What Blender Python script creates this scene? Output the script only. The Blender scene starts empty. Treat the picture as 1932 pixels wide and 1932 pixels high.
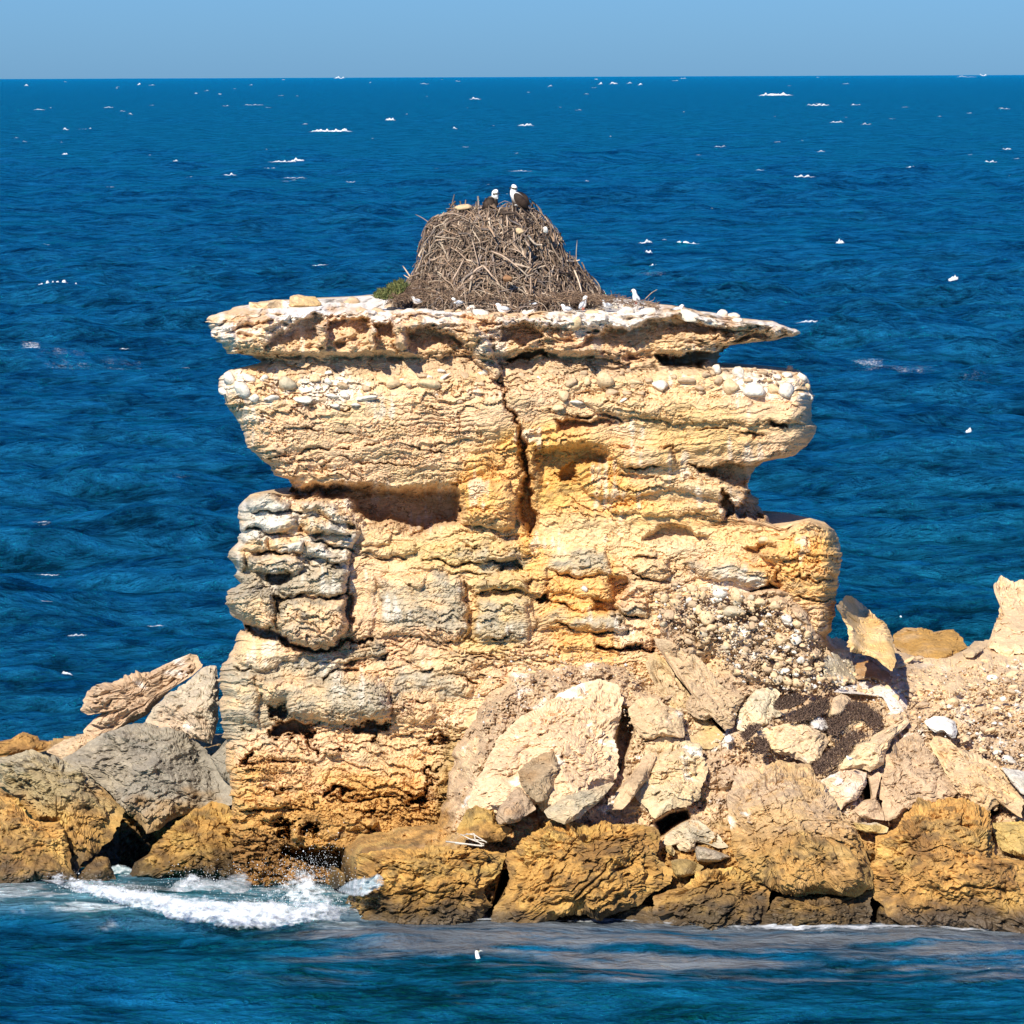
import bpy, math, random
import numpy as np
from mathutils import Matrix, Vector, Euler
f32 = np.float32
random.seed(7); rng = np.random.default_rng(7)
SC = bpy.context.scene
COL = SC.collection

# ------------------------------------------------------------------ camera, sky, sun, exposure
CAM_H, CAM_Y, FPX, SZ = 17.2, -100.0, 9400.0, 1932.0
PITCH = math.atan((966 - 143) / FPX)
cam_d = bpy.data.cameras.new('camera'); cam = bpy.data.objects.new('camera', cam_d); COL.objects.link(cam)
cam_d.sensor_width = 36.0; cam_d.lens = 36.0 * FPX / SZ
cam_d.clip_start = 1.0; cam_d.clip_end = 120000.0
cam.matrix_world = Matrix.Translation((0, CAM_Y, CAM_H)) @ Matrix.Rotation(math.pi / 2 - PITCH, 4, 'X') @ Matrix.Rotation(-0.0040, 4, 'Z')
SC.camera = cam
SUN_EL, SUN_AZ = math.radians(37), math.radians(180 + 22)       # azimuth clockwise from +Y
W = bpy.data.worlds.new('World'); SC.world = W; W.use_nodes = True
nt = W.node_tree; bg = nt.nodes['Background']
sky = nt.nodes.new('ShaderNodeTexSky'); sky.sky_type = 'NISHITA'; sky.sun_disc = False
sky.sun_elevation = SUN_EL; sky.sun_rotation = SUN_AZ
sky.air_density = 1.0; sky.dust_density = 0.35; sky.ozone_density = 2.5
tint = nt.nodes.new('ShaderNodeMix'); tint.data_type = 'RGBA'; tint.blend_type = 'MULTIPLY'
tint.inputs[0].default_value = 1.0; tint.inputs[7].default_value = (0.225, 0.49, 1.04, 1)
nt.links.new(sky.outputs[0], tint.inputs[6]); nt.links.new(tint.outputs[2], bg.inputs[0])
bg.inputs[1].default_value = 0.075
sun_d = bpy.data.lights.new('sun', 'SUN'); sun_d.energy = 4.8; sun_d.angle = math.radians(0.5); sun_d.color = (1.0, 0.91, 0.76)
sun = bpy.data.objects.new('sun', sun_d); COL.objects.link(sun)
SD = Vector((math.sin(SUN_AZ) * math.cos(SUN_EL), math.cos(SUN_AZ) * math.cos(SUN_EL), math.sin(SUN_EL)))
sun.rotation_euler = SD.to_track_quat('Z', 'Y').to_euler(); sun.location = (-20, -40, 60)
vs = SC.view_settings
SC.display_settings.display_device = 'sRGB'
vs.view_transform = 'Standard'; vs.look = 'None'; vs.gamma = 1.0; vs.use_curve_mapping = False; vs.exposure = 0.68
SC.cycles.diffuse_bounces = 7

# ------------------------------------------------------------------ picture measurements -> world
RM = np.array(cam.matrix_world.to_3x3(), dtype=np.float64)
def P(px, py, Y):
    px = np.asarray(px, float); py = np.asarray(py, float); Y = np.asarray(Y, float)
    a = (px - SZ / 2) / FPX; b = -(py - SZ / 2) / FPX
    d = [RM[i, 0] * a + RM[i, 1] * b - RM[i, 2] for i in range(3)]
    t = (Y - CAM_Y) / d[1]
    return np.stack([d[0] * t, Y + 0 * t, CAM_H + d[2] * t], -1)
REG = {0: (0, 0, 1), 1: (680, 330, 3.331), 2: (380, 540, 3.22), 3: (940, 540, 2.927), 4: (400, 900, 3.22), 5: (900, 900, 2.611),
       6: (0, 1200, 2.76), 7: (640, 1200, 2.927), 8: (1240, 1080, 2.683), 9: (1180, 1200, 5.084), 10: (1540, 1200, 4.929),
       11: (1180, 1480, 5.084), 12: (380, 1180, 3.864)}
def Z(r, pts):
    x, y, s = REG[r]
    return np.array([(x + a / s, y + b / s) for a, b in pts])

# ------------------------------------------------------------------ noise
_pr = np.random.RandomState(5)
PERM = _pr.permutation(256).astype(np.int32); PERM = np.concatenate([PERM] * 3)
G3 = _pr.normal(size=(256, 3)); G3 = (G3 / np.linalg.norm(G3, axis=1)[:, None]).astype(f32)
def pn(x, y, z=0.0, seed=0):
    x = np.asarray(x, f32); y = np.asarray(y, f32); z = np.asarray(z, f32) + f32(seed * 17.31)
    x, y, z = np.broadcast_arrays(x, y, z)
    xi = np.floor(x); yi = np.floor(y); zi = np.floor(z)
    xf = x - xi; yf = y - yi; zf = z - zi
    X = xi.astype(np.int32) & 255; Y = yi.astype(np.int32) & 255; Zi = zi.astype(np.int32) & 255
    u = xf * xf * xf * (xf * (xf * 6 - 15) + 10); v = yf * yf * yf * (yf * (yf * 6 - 15) + 10); w = zf * zf * zf * (zf * (zf * 6 - 15) + 10)
    A = PERM[X]; B = PERM[X + 1]
    def g(h, a, b, c):
        q = G3[PERM[h]]
        return q[..., 0] * a + q[..., 1] * b + q[..., 2] * c
    AA = PERM[A + Y]; AB = PERM[A + Y + 1]; BA = PERM[B + Y]; BB = PERM[B + Y + 1]
    r0 = (1 - u) * g(AA + Zi, xf, yf, zf) + u * g(BA + Zi, xf - 1, yf, zf)
    r1 = (1 - u) * g(AB + Zi, xf, yf - 1, zf) + u * g(BB + Zi, xf - 1, yf - 1, zf)
    r2 = (1 - u) * g(AA + Zi + 1, xf, yf, zf - 1) + u * g(BA + Zi + 1, xf - 1, yf, zf - 1)
    r3 = (1 - u) * g(AB + Zi + 1, xf, yf - 1, zf - 1) + u * g(BB + Zi + 1, xf - 1, yf - 1, zf - 1)
    a = (1 - v) * r0 + v * r1; b = (1 - v) * r2 + v * r3
    return ((1 - w) * a + w * b) * f32(1.5)
def fbm(x, y, z=0.0, o=4, seed=0, g=0.5, l=2.03):
    s = 0; a = 1.0; k = 1.0
    for i in range(o):
        s = s + a * pn(x * k, y * k, np.asarray(z) * k, seed + i * 3 + 1); a *= g; k *= l
    return s
def ss(a, b, x):
    t = np.clip((x - a) / (b - a), 0, 1); return t * t * (3 - 2 * t)
def mixc(c, d, m):
    return c * (1 - m[:, None]) + np.asarray(d, f32)[None, :] * m[:, None] if np.ndim(d) == 1 else c * (1 - m[:, None]) + d * m[:, None]
def sdf(px, py, poly, margin=30.0):
    """signed distance to a polygon in picture units, positive inside, culled outside its box"""
    out = np.full(px.shape, -margin, f32)
    lo = poly.min(0) - margin; hi = poly.max(0) + margin
    m = (px > lo[0]) & (px < hi[0]) & (py > lo[1]) & (py < hi[1])
    if not m.any(): return out
    x = px[m].astype(f32); y = py[m].astype(f32)
    d = np.full(x.shape, 1e12, f32); ins = np.zeros(x.shape, bool)
    n = len(poly)
    for i in range(n):
        ax, ay = poly[i]; bx, by = poly[(i + 1) % n]
        ex, ey = bx - ax, by - ay
        t = np.clip(((x - ax) * ex + (y - ay) * ey) / (ex * ex + ey * ey + 1e-9), 0, 1)
        d = np.minimum(d, (x - ax - t * ex) ** 2 + (y - ay - t * ey) ** 2)
        c = (ay > y) != (by > y)
        if ey != 0: ins ^= c & (x < ex * (y - ay) / ey + ax)
    d = np.sqrt(d); out[m] = np.clip(np.where(ins, d, -d), -margin, None)
    return out
def linedist(px, py, pts, margin=40.0):
    out = np.full(px.shape, margin, f32)
    lo = pts.min(0) - margin; hi = pts.max(0) + margin
    m = (px > lo[0]) & (px < hi[0]) & (py > lo[1]) & (py < hi[1])
    if not m.any(): return out
    x = px[m].astype(f32); y = py[m].astype(f32); d = np.full(x.shape, 1e12, f32)
    for i in range(len(pts) - 1):
        ax, ay = pts[i]; bx, by = pts[i + 1]; ex, ey = bx - ax, by - ay
        t = np.clip(((x - ax) * ex + (y - ay) * ey) / (ex * ex + ey * ey + 1e-9), 0, 1)
        d = np.minimum(d, (x - ax - t * ex) ** 2 + (y - ay - t * ey) ** 2)
    out[m] = np.minimum(np.sqrt(d), margin); return out

# ------------------------------------------------------------------ object helpers
def setp(o, label=None, cat=None, group=None, kind=None):
    if label: o['label'] = label
    if cat: o['category'] = cat
    if group: o['group'] = group
    if kind: o['kind'] = kind
    return o
def mesh_np(name, V, F, mat, col=None, smooth=True, parent=None, origin=None):
    """V (n,3) in world metres, F (m,k) one polygon size or list of such arrays"""
    V = np.asarray(V, np.float64)
    if origin is None: origin = V.mean(0)
    origin = np.asarray(origin, float)
    Fs = F if isinstance(F, list) else [F]
    me = bpy.data.meshes.new(name)
    me.vertices.add(len(V)); me.vertices.foreach_set('co', (V - origin).astype(f32).ravel())
    nl = sum(a.size for a in Fs); npoly = sum(len(a) for a in Fs)
    me.loops.add(nl); me.polygons.add(npoly)
    me.loops.foreach_set('vertex_index', np.concatenate([a.ravel() for a in Fs]).astype(np.int32))
    tot = np.concatenate([np.full(len(a), a.shape[1], np.int32) for a in Fs])
    st = np.concatenate([[0], np.cumsum(tot)[:-1]]).astype(np.int32)
    me.polygons.foreach_set('loop_start', st); me.polygons.foreach_set('loop_total', tot)
    me.polygons.foreach_set('use_smooth', np.full(npoly, smooth, bool))
    me.update(calc_edges=True); me.validate()
    if col is not None:
        ca = me.color_attributes.new('Col', 'FLOAT_COLOR', 'POINT')
        c4 = np.ones((len(V), 4), f32); c4[:, :3] = np.clip(col, 0.004, 0.9); ca.data.foreach_set('color', c4.ravel())
    me.materials.append(mat)
    o = bpy.data.objects.new(name, me); COL.objects.link(o)
    place(o, origin, parent)
    return o
def place(o, loc, parent=None):
    if parent is not None:
        o.parent = parent; o.location = Vector(loc) - world_loc(parent)
    else: o.location = Vector(loc)
def world_loc(o):
    v = Vector(o.location)
    while o.parent: o = o.parent; v = v + Vector(o.location)
    return v
def empty(name, loc, **k):
    o = bpy.data.objects.new(name, None); COL.objects.link(o); o.location = Vector(loc); o.empty_display_size = 0.1
    return setp(o, **k)
def gridfaces(nr, nc, off=0, wrap=False):
    i = np.arange(nr - 1)[:, None]; j = np.arange(nc if wrap else nc - 1)[None, :]
    a = i * nc + j; b = i * nc + (j + 1) % nc
    return np.stack([a, a + nc - 0 * j, b + nc, b], -1).reshape(-1, 4) + off
def grid_normals(V3):
    du = np.gradient(V3, axis=1); dv = np.gradient(V3, axis=0)
    n = np.cross(dv, du); n /= np.linalg.norm(n, axis=-1, keepdims=True) + 1e-12
    s = np.where(n[..., 1:2] > 0, -1.0, 1.0)
    return n * s

# ------------------------------------------------------------------ materials
def mat_new(name):
    m = bpy.data.materials.new(name); m.use_nodes = True
    return m, m.node_tree, m.node_tree.nodes['Principled BSDF']
def rock_material(name, rough=0.9, bump=0.34, fine=34.0, aniso=2.6, wetness=True):
    m, t, p = mat_new(name); N = t.nodes.new; L = t.links.new
    at = N('ShaderNodeAttribute'); at.attribute_name = 'Col'
    geo = N('ShaderNodeNewGeometry')
    mp = N('ShaderNodeMapping'); mp.inputs['Scale'].default_value = (1, 1, aniso); L(geo.outputs['Position'], mp.inputs[0])
    n1 = N('ShaderNodeTexNoise'); n1.inputs['Scale'].default_value = 9; n1.inputs['Detail'].default_value = 8; n1.inputs['Roughness'].default_value = 0.65
    L(mp.outputs[0], n1.inputs['Vector'])
    n2 = N('ShaderNodeTexNoise'); n2.inputs['Scale'].default_value = fine; n2.inputs['Detail'].default_value = 5; n2.inputs['Roughness'].default_value = 0.6
    L(geo.outputs['Position'], n2.inputs['Vector'])
    mr = N('ShaderNodeMapRange'); mr.inputs['From Min'].default_value = 0.3; mr.inputs['From Max'].default_value = 0.7
    mr.inputs['To Min'].default_value = 0.72; mr.inputs['To Max'].default_value = 1.22; L(n1.outputs['Fac'], mr.inputs['Value'])
    mr2 = N('ShaderNodeMapRange'); mr2.inputs['From Min'].default_value = 0.3; mr2.inputs['From Max'].default_value = 0.7
    mr2.inputs['To Min'].default_value = 0.86; mr2.inputs['To Max'].default_value = 1.12; L(n2.outputs['Fac'], mr2.inputs['Value'])
    mu = N('ShaderNodeMath'); mu.operation = 'MULTIPLY'; L(mr.outputs[0], mu.inputs[0]); L(mr2.outputs[0], mu.inputs[1])
    vm = N('ShaderNodeVectorMath'); vm.operation = 'SCALE'; L(at.outputs['Color'], vm.inputs[0]); L(mu.outputs[0], vm.inputs['Scale'])
    L(vm.outputs[0], p.inputs['Base Color'])
    v = N('ShaderNodeTexVoronoi'); v.inputs['Scale'].default_value = 16; L(mp.outputs[0], v.inputs['Vector'])
    ad = N('ShaderNodeMath'); ad.operation = 'MULTIPLY_ADD'; ad.inputs[1].default_value = 0.5; L(v.outputs['Distance'], ad.inputs[0])
    a2 = N('ShaderNodeMath'); a2.operation = 'MULTIPLY_ADD'; a2.inputs[1].default_value = 0.5; L(n2.outputs['Fac'], a2.inputs[0])
    L(n1.outputs['Fac'], a2.inputs[2]); L(a2.outputs[0], ad.inputs[2])
    b = N('ShaderNodeBump'); b.inputs['Strength'].default_value = bump; b.inputs['Distance'].default_value = 0.07
    L(ad.outputs[0], b.inputs['Height']); L(b.outputs[0], p.inputs['Normal'])
    p.inputs['Roughness'].default_value = rough
    if wetness:      # the swash keeps the lowest rock wet and glossy
        sx = N('ShaderNodeSeparateXYZ'); L(geo.outputs['Position'], sx.inputs[0])
        w = N('ShaderNodeMapRange'); w.inputs['From Min'].default_value = 0.1; w.inputs['From Max'].default_value = 1.0
        w.inputs['To Min'].default_value = 0.35; w.inputs['To Max'].default_value = rough; L(sx.outputs['Z'], w.inputs['Value'])
        L(w.outputs[0], p.inputs['Roughness'])
    p.inputs['Specular IOR Level'].default_value = 0.25
    return m
M_ROCK = rock_material('weathered limestone')
M_ROCK_S = rock_material('smooth limestone', bump=0.4, aniso=1.2)
def simple_mat(name, col, rough=0.8, attr=False, var=0.2, scale=20, bump=0.0):
    m, t, p = mat_new(name); N = t.nodes.new; L = t.links.new
    n = N('ShaderNodeTexNoise'); n.inputs['Scale'].default_value = scale; n.inputs['Detail'].default_value = 4
    geo = N('ShaderNodeNewGeometry'); L(geo.outputs['Position'], n.inputs['Vector'])
    mr = N('ShaderNodeMapRange'); mr.inputs['From Min'].default_value = 0.3; mr.inputs['From Max'].default_value = 0.7
    mr.inputs['To Min'].default_value = 1 - var; mr.inputs['To Max'].default_value = 1 + var; L(n.outputs['Fac'], mr.inputs['Value'])
    vm = N('ShaderNodeVectorMath'); vm.operation = 'SCALE'; L(mr.outputs[0], vm.inputs['Scale'])
    if attr:
        at = N('ShaderNodeAttribute'); at.attribute_name = 'Col'; L(at.outputs['Color'], vm.inputs[0])
    else: vm.inputs[0].default_value = col
    L(vm.outputs[0], p.inputs['Base Color']); p.inputs['Roughness'].default_value = rough
    p.inputs['Specular IOR Level'].default_value = 0.2
    if bump:
        b = N('ShaderNodeBump'); b.inputs['Strength'].default_value = bump; b.inputs['Distance'].default_value = 0.03
        L(n.outputs['Fac'], b.inputs['Height']); L(b.outputs[0], p.inputs['Normal'])
    return m
M_STICK = simple_mat('bleached sticks', None, 0.85, attr=True, var=0.25, scale=40)
M_BIRD = simple_mat('feathers', None, 0.7, attr=True, var=0.12, scale=60)
M_BEAK = simple_mat('dark horn', (0.03, 0.03, 0.035), 0.4)
M_BEAK_RED = simple_mat('orange horn', (0.30, 0.09, 0.04), 0.4)
M_EYE = simple_mat('eye', (0.5, 0.35, 0.03), 0.15)
M_EYED = simple_mat('dark eye', (0.01, 0.01, 0.01), 0.15)
M_LEAF = simple_mat('leaves', None, 0.6, attr=True, var=0.2)
M_FOAM = simple_mat('foam', (0.66, 0.71, 0.76), 0.7, var=0.15, scale=9, bump=0.5)
def lacy(src, name):
    m = src.copy(); m.name = name; t = m.node_tree; p = t.nodes['Principled BSDF']; N = t.nodes.new
    a = N('ShaderNodeAttribute'); a.attribute_name = 'Cover'; g = N('ShaderNodeNewGeometry'); n = N('ShaderNodeTexNoise'); n.inputs['Scale'].default_value = 8.0; n.inputs['Detail'].default_value = 8; n.inputs['Roughness'].default_value = 0.7
    t.links.new(g.outputs['Position'], n.inputs['Vector'])
    ad = N('ShaderNodeMath'); ad.operation = 'ADD'; t.links.new(a.outputs['Fac'], ad.inputs[0]); t.links.new(n.outputs['Fac'], ad.inputs[1])
    mr = N('ShaderNodeMapRange'); mr.inputs['From Min'].default_value = 0.80; mr.inputs['From Max'].default_value = 1.25; t.links.new(ad.outputs[0], mr.inputs['Value']); t.links.new(mr.outputs[0], p.inputs['Alpha'])
    return m
M_LACE = lacy(M_FOAM, 'lacy foam')
def cover(o, v): a = o.data.attributes.new('Cover', 'FLOAT', 'POINT'); a.data.foreach_set('value', np.asarray(v, f32).ravel()); return o

# ------------------------------------------------------------------ the lie of the land (depth of each measured point)
def ybase(px, py):
    px = np.asarray(px, float); py = np.asarray(py, float)
    right = np.interp(py, [1085, 1150, 1230, 1300, 1400, 1500, 1600, 1700, 1765, 1800, 1900], [5.85, 5.55, 5.25, 4.8, 3.7, 2.3, 1.1, 0.1, -0.5, -0.9, -2.0])
    far = np.interp(py, [1085, 1150, 1230, 1300, 1400], [14.0, 12.5, 9.0, 6.0, 3.7])
    right = np.where(py < 1400, right + (far - right) * ss(1520, 1640, px), right)
    left = np.interp(py, [1200, 1400, 1560, 1660, 1700, 1760, 1900], [10.0, 8.9, 7.5, 6.4, 5.5, 3.9, -2.0])
    return left + (right - left) * ss(590, 690, px)
def sea_z(x, y): return waves(x, y)

# ------------------------------------------------------------------ sea
_wr = np.random.RandomState(11)
NW = 44
WL = np.exp(_wr.uniform(np.log(1.6), np.log(34), NW)); WD = _wr.normal(0.12, 0.45, NW); WP = _wr.uniform(0, 6.283, NW)
WA = 0.0165 * WL * _wr.uniform(0.4, 1.2, NW) * np.where(WL > 12, 0.6, 1.0)
def waves(x, y, sp=None):
    x = np.asarray(x, float); y = np.asarray(y, float)
    h = np.zeros(np.broadcast(x, y).shape)
    for k in range(NW):
        kx, ky = math.sin(WD[k]) / WL[k] * 6.2832, math.cos(WD[k]) / WL[k] * 6.2832
        ph = x * kx + y * ky + WP[k]
        s = np.sin(ph); c = WA[k] * (s + 0.35 * np.cos(2 * ph))
        if sp is not None: c = c * np.clip(1.6 - sp * 1.2 / WL[k], 0, 1)
        h += c
    # lee and front of the rocks: shallower, calmer water
    calm = 1 - 0.78 * ss(34, 8, y)
    g = 0.8 + 0.5 * fbm(x * 0.012, y * 0.006, 0, 2, 9)
    dd_ = y - CAM_Y
    sh = 0.085 * fbm(x * 0.55, y * 0.9, 0, 3, 41) * np.clip(1.5 - dd_ / 900, 0.0, 1) * (0.6 + 0.4 * ss(8, 30, y)) + 0.03 * fbm(x * 2.1, y * 3.2, 0, 3, 45) * np.clip(1.3 - dd_ / 260, 0, 1)
    return h * calm * g + sh
dy = np.concatenate([np.geomspace(2.2, 40, 60)[:-1], np.arange(40, 420, 2.2), np.arange(420, 1300, 2.9), np.arange(1300, 1500, 6), np.arange(1500, 1900, 2.6), np.arange(1900, 2900, 14)])
dd = CAM_H * FPX / dy
NCX = 440
NSIDE = 26
u_ = np.linspace(-1, 1, NCX); side_ = np.geomspace(1.012, 14.0, NSIDE); u = np.concatenate([-side_[::-1], u_, side_]); NCX = len(u)
SXg = u[None, :] * (0.125 * dd[:, None] + 3); SYg = np.repeat((dd + CAM_Y)[:, None], NCX, 1)
rowgap = np.abs(np.gradient(dd))[:, None] * np.ones((1, NCX))
SZg = waves(SXg, SYg, np.minimum(rowgap * 0.25, 8))
SXg = SXg + 0.25 * pn(SXg * 0.4, SYg * 0.4, 0, 3) * np.minimum(1, 60 / dd)[:, None]
V = np.stack([SXg, SYg, SZg], -1).reshape(-1, 3)
# foam / aerated-water mask near the rocks, world space
fx, fy = V[:, 0], V[:, 1]
def water_material():
    m, t, p = mat_new('sea water'); N = t.nodes.new; L = t.links.new
    t.nodes.remove(p); outn = t.nodes['Material Output']
    geo = N('ShaderNodeNewGeometry'); at = N('ShaderNodeAttribute'); at.attribute_name = 'Col'; gl = N('ShaderNodeAttribute'); gl.attribute_name = 'Gloss'
    def noise(sc, stretch, det, ro, dist=0.0, rot=0.15):
        mp = N('ShaderNodeMapping'); mp.inputs['Scale'].default_value = (stretch, 1.0, 1.0); mp.inputs['Rotation'].default_value = (0, 0, rot); L(geo.outputs['Position'], mp.inputs[0])
        n = N('ShaderNodeTexNoise'); n.inputs['Scale'].default_value = sc; n.inputs['Detail'].default_value = det; n.inputs['Roughness'].default_value = ro; n.inputs['Distortion'].default_value = dist
        L(mp.outputs[0], n.inputs['Vector']); return n
    n1 = noise(1.5, 0.6, 9, 0.66, 0.5); n3 = noise(0.30, 0.55, 6, 0.6, 0.3, -0.1)
    b = N('ShaderNodeBump'); b.inputs['Distance'].default_value = 0.8; L(n1.outputs['Fac'], b.inputs['Height']); L(gl.outputs['Fac'], b.inputs['Strength'])
    b2 = N('ShaderNodeBump'); b2.inputs['Distance'].default_value = 2.2; L(n3.outputs['Fac'], b2.inputs['Height']); L(b.outputs[0], b2.inputs['Normal']); L(gl.outputs['Fac'], b2.inputs['Strength'])
    mr = N('ShaderNodeMapRange'); sm_ = N('ShaderNodeMath'); sm_.operation = 'ADD'; L(n1.outputs['Fac'], sm_.inputs[0]); L(n3.outputs['Fac'], sm_.inputs[1])
    mr.inputs['From Min'].default_value = 0.82; mr.inputs['From Max'].default_value = 1.2
    mr.inputs['To Min'].default_value = 0.25; mr.inputs['To Max'].default_value = 1.95; L(sm_.outputs[0], mr.inputs['Value'])
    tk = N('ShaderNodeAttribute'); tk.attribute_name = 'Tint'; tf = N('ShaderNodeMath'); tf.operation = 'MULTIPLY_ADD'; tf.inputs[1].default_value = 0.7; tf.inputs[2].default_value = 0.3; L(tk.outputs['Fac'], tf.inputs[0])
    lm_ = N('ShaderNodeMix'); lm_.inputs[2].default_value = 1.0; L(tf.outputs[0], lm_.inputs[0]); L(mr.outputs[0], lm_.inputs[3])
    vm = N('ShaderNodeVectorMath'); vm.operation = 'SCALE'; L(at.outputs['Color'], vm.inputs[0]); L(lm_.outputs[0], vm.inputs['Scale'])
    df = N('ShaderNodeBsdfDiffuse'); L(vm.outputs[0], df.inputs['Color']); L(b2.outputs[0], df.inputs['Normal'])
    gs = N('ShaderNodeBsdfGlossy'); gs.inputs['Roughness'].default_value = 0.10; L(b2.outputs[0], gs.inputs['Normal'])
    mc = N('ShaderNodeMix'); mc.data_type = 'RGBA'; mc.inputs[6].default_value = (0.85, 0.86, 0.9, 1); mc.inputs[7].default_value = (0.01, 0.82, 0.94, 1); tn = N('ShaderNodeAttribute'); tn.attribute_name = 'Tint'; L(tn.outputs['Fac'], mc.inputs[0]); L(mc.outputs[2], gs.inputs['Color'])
    fr = N('ShaderNodeFresnel'); fr.inputs['IOR'].default_value = 1.38; L(b2.outputs[0], fr.inputs['Normal'])
    fm = N('ShaderNodeMath'); fm.operation = 'MINIMUM'; fm.inputs[1].default_value = 0.85; L(fr.outputs[0], fm.inputs[0])
    mx = N('ShaderNodeMixShader'); L(fm.outputs[0], mx.inputs[0]); L(df.outputs[0], mx.inputs[1]); L(gs.outputs[0], mx.inputs[2]); L(mx.outputs[0], outn.inputs['Surface'])
    return m
M_SEA = water_material()
deep = np.array([0.0, 0.068, 0.150], f32)
cs = np.tile(deep, (len(V), 1))
gn = fbm(fx * 0.02, fy * 0.008, 0, 3, 21)
cs = mixc(cs, (0.0, 0.08, 0.135), ss(-0.3, 0.7, gn) * ss(160, 20, fy) * 0.8)
# shallow, bubble-filled water by the surf: paler and greener
near = ss(9.5, 3.5, fy) * ss(-3.0, -0.5, fy + 0.35 * (fx + 3.5) + 0.7 * fbm(fx * 0.6, fy * 0.6, 0, 3, 4)) * ss(-2.6, -3.4, fx)
cs = mixc(cs, (0.16, 0.30, 0.36), near * 0.75)
cs = mixc(cs, (0.0, 0.092, 0.21), ss(3, -3, fy) * 0.8)
warm_refl = ss(2.0, -0.3, fy) * ss(0.30, 0.80, 1.0 + (fy + 0.6) / 7.0 + 0.55 * fbm(fx * 0.28, fy * 1.9, 0, 5, 75, 0.62)) * ss(-5.5, -2.0, fx + 1.5 * pn(fx * 0.3, fy * 0.8, 3, 73))
cs = mixc(cs, (0.18, 0.17, 0.15), warm_refl * 0.65)  # warm reflection of the rocks painted into the water colour as tan
streak = ss(0.34, 0.62, fbm(fx * 0.7, fy * 0.9, 0, 5, 33, 0.6) + 0.32 * near) * near
cs = mixc(cs, (0.55, 0.62, 0.66), np.clip(streak, 0, 1))
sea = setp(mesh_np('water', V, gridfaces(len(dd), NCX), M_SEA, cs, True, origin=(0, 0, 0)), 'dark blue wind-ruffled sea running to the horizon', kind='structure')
ga_ = sea.data.attributes.new('Gloss', 'FLOAT', 'POINT'); ga_.data.foreach_set('value', (1.0 - 0.5 * warm_refl).astype(f32))
gb_ = sea.data.attributes.new('Tint', 'FLOAT', 'POINT'); gb_.data.foreach_set('value', (1.0 - np.clip(warm_refl * 1.3, 0, 1)).astype(f32))

# white horses on the open sea: lumpy rolls of foam lying on the wave crests
caps = [(110, 543, 118, 13), (628, 247, 97, 7), (1465, 180, 76, 9), (1568, 463, 44, 6), (1586, 459, 20, 15), (1608, 464, 44, 5), (540, 305, 74, 5), (565, 303, 30, 8), (603, 465, 42, 5), (1298, 463, 54, 5), (1220, 463, 32, 6),
    (1515, 338, 62, 5), (1730, 325, 50, 8), (1722, 322, 24, 10), (1232, 494, 30, 6), (1226, 490, 16, 9), (1785, 494, 19, 6), (1545, 499, 20, 9), (1520, 510, 44, 4), (1285, 523, 42, 4), (1800, 528, 22, 9), (1518, 393, 26, 5),
    (1828, 826, 30, 6), (1830, 823, 14, 10), (292, 998, 60, 5), (310, 995, 22, 8), (82, 1141, 27, 5), (390, 1195, 30, 4), (1700, 1140, 26, 6), (1640, 1136, 24, 6), (645, 145, 26, 5), (995, 237, 38, 6), (740, 225, 24, 8),
    (130, 241, 15, 6), (127, 290, 14, 7), (335, 303, 14, 6), (438, 330, 32, 5), (362, 335, 18, 4), (1545, 201, 52, 5), (1580, 233, 34, 5), (1865, 311, 40, 5), (1900, 286, 22, 6), (900, 186, 28, 5), (805, 157, 24, 4), (1160, 158, 22, 5),
    (1135, 158, 12, 6), (210, 200, 26, 4), (252, 213, 12, 4), (56, 157, 12, 5), (268, 156, 9, 5), (420, 176, 10, 3), (862, 242, 12, 6), (1158, 260, 18, 4), (1360, 280, 30, 4), (1635, 238, 28, 4), (1615, 200, 24, 5), (1895, 209, 30, 4),
    (1855, 145, 18, 5), (1820, 148, 40, 3), (112, 468, 18, 6), (1190, 158, 16, 4), (1210, 160, 12, 5), (1040, 163, 14, 4), (1435, 325, 22, 4), (1450, 385, 14, 3), (665, 345, 24, 4), (252, 503, 9, 5), (280, 508, 12, 4), (1128, 150, 10, 4),
    (375, 174, 10, 3), (1110, 345, 12, 3), (985, 325, 60, 4), (560, 337, 60, 3), (1550, 290, 22, 4), (1320, 295, 14, 4), (1250, 528, 30, 3), (120, 1298, 26, 6), (1525, 645, 60, 3), (1572, 611, 12, 4), (1700, 712, 70, 3), (1620, 700, 40, 3), (1530, 611, 12, 3)]
for _ in range(70):
    yy = 148 + 330 * random.random() ** 1.7; caps.append((random.uniform(0, 1932), yy, random.uniform(5, 20), random.uniform(1.4, 2.8)))
CV, CF, CO = [], [], []; off = 0
for _ in range(46):
    caps.append((random.uniform(0, 1932), random.uniform(180, 1250), random.uniform(20, 64), random.uniform(2, 4.4)))
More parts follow.
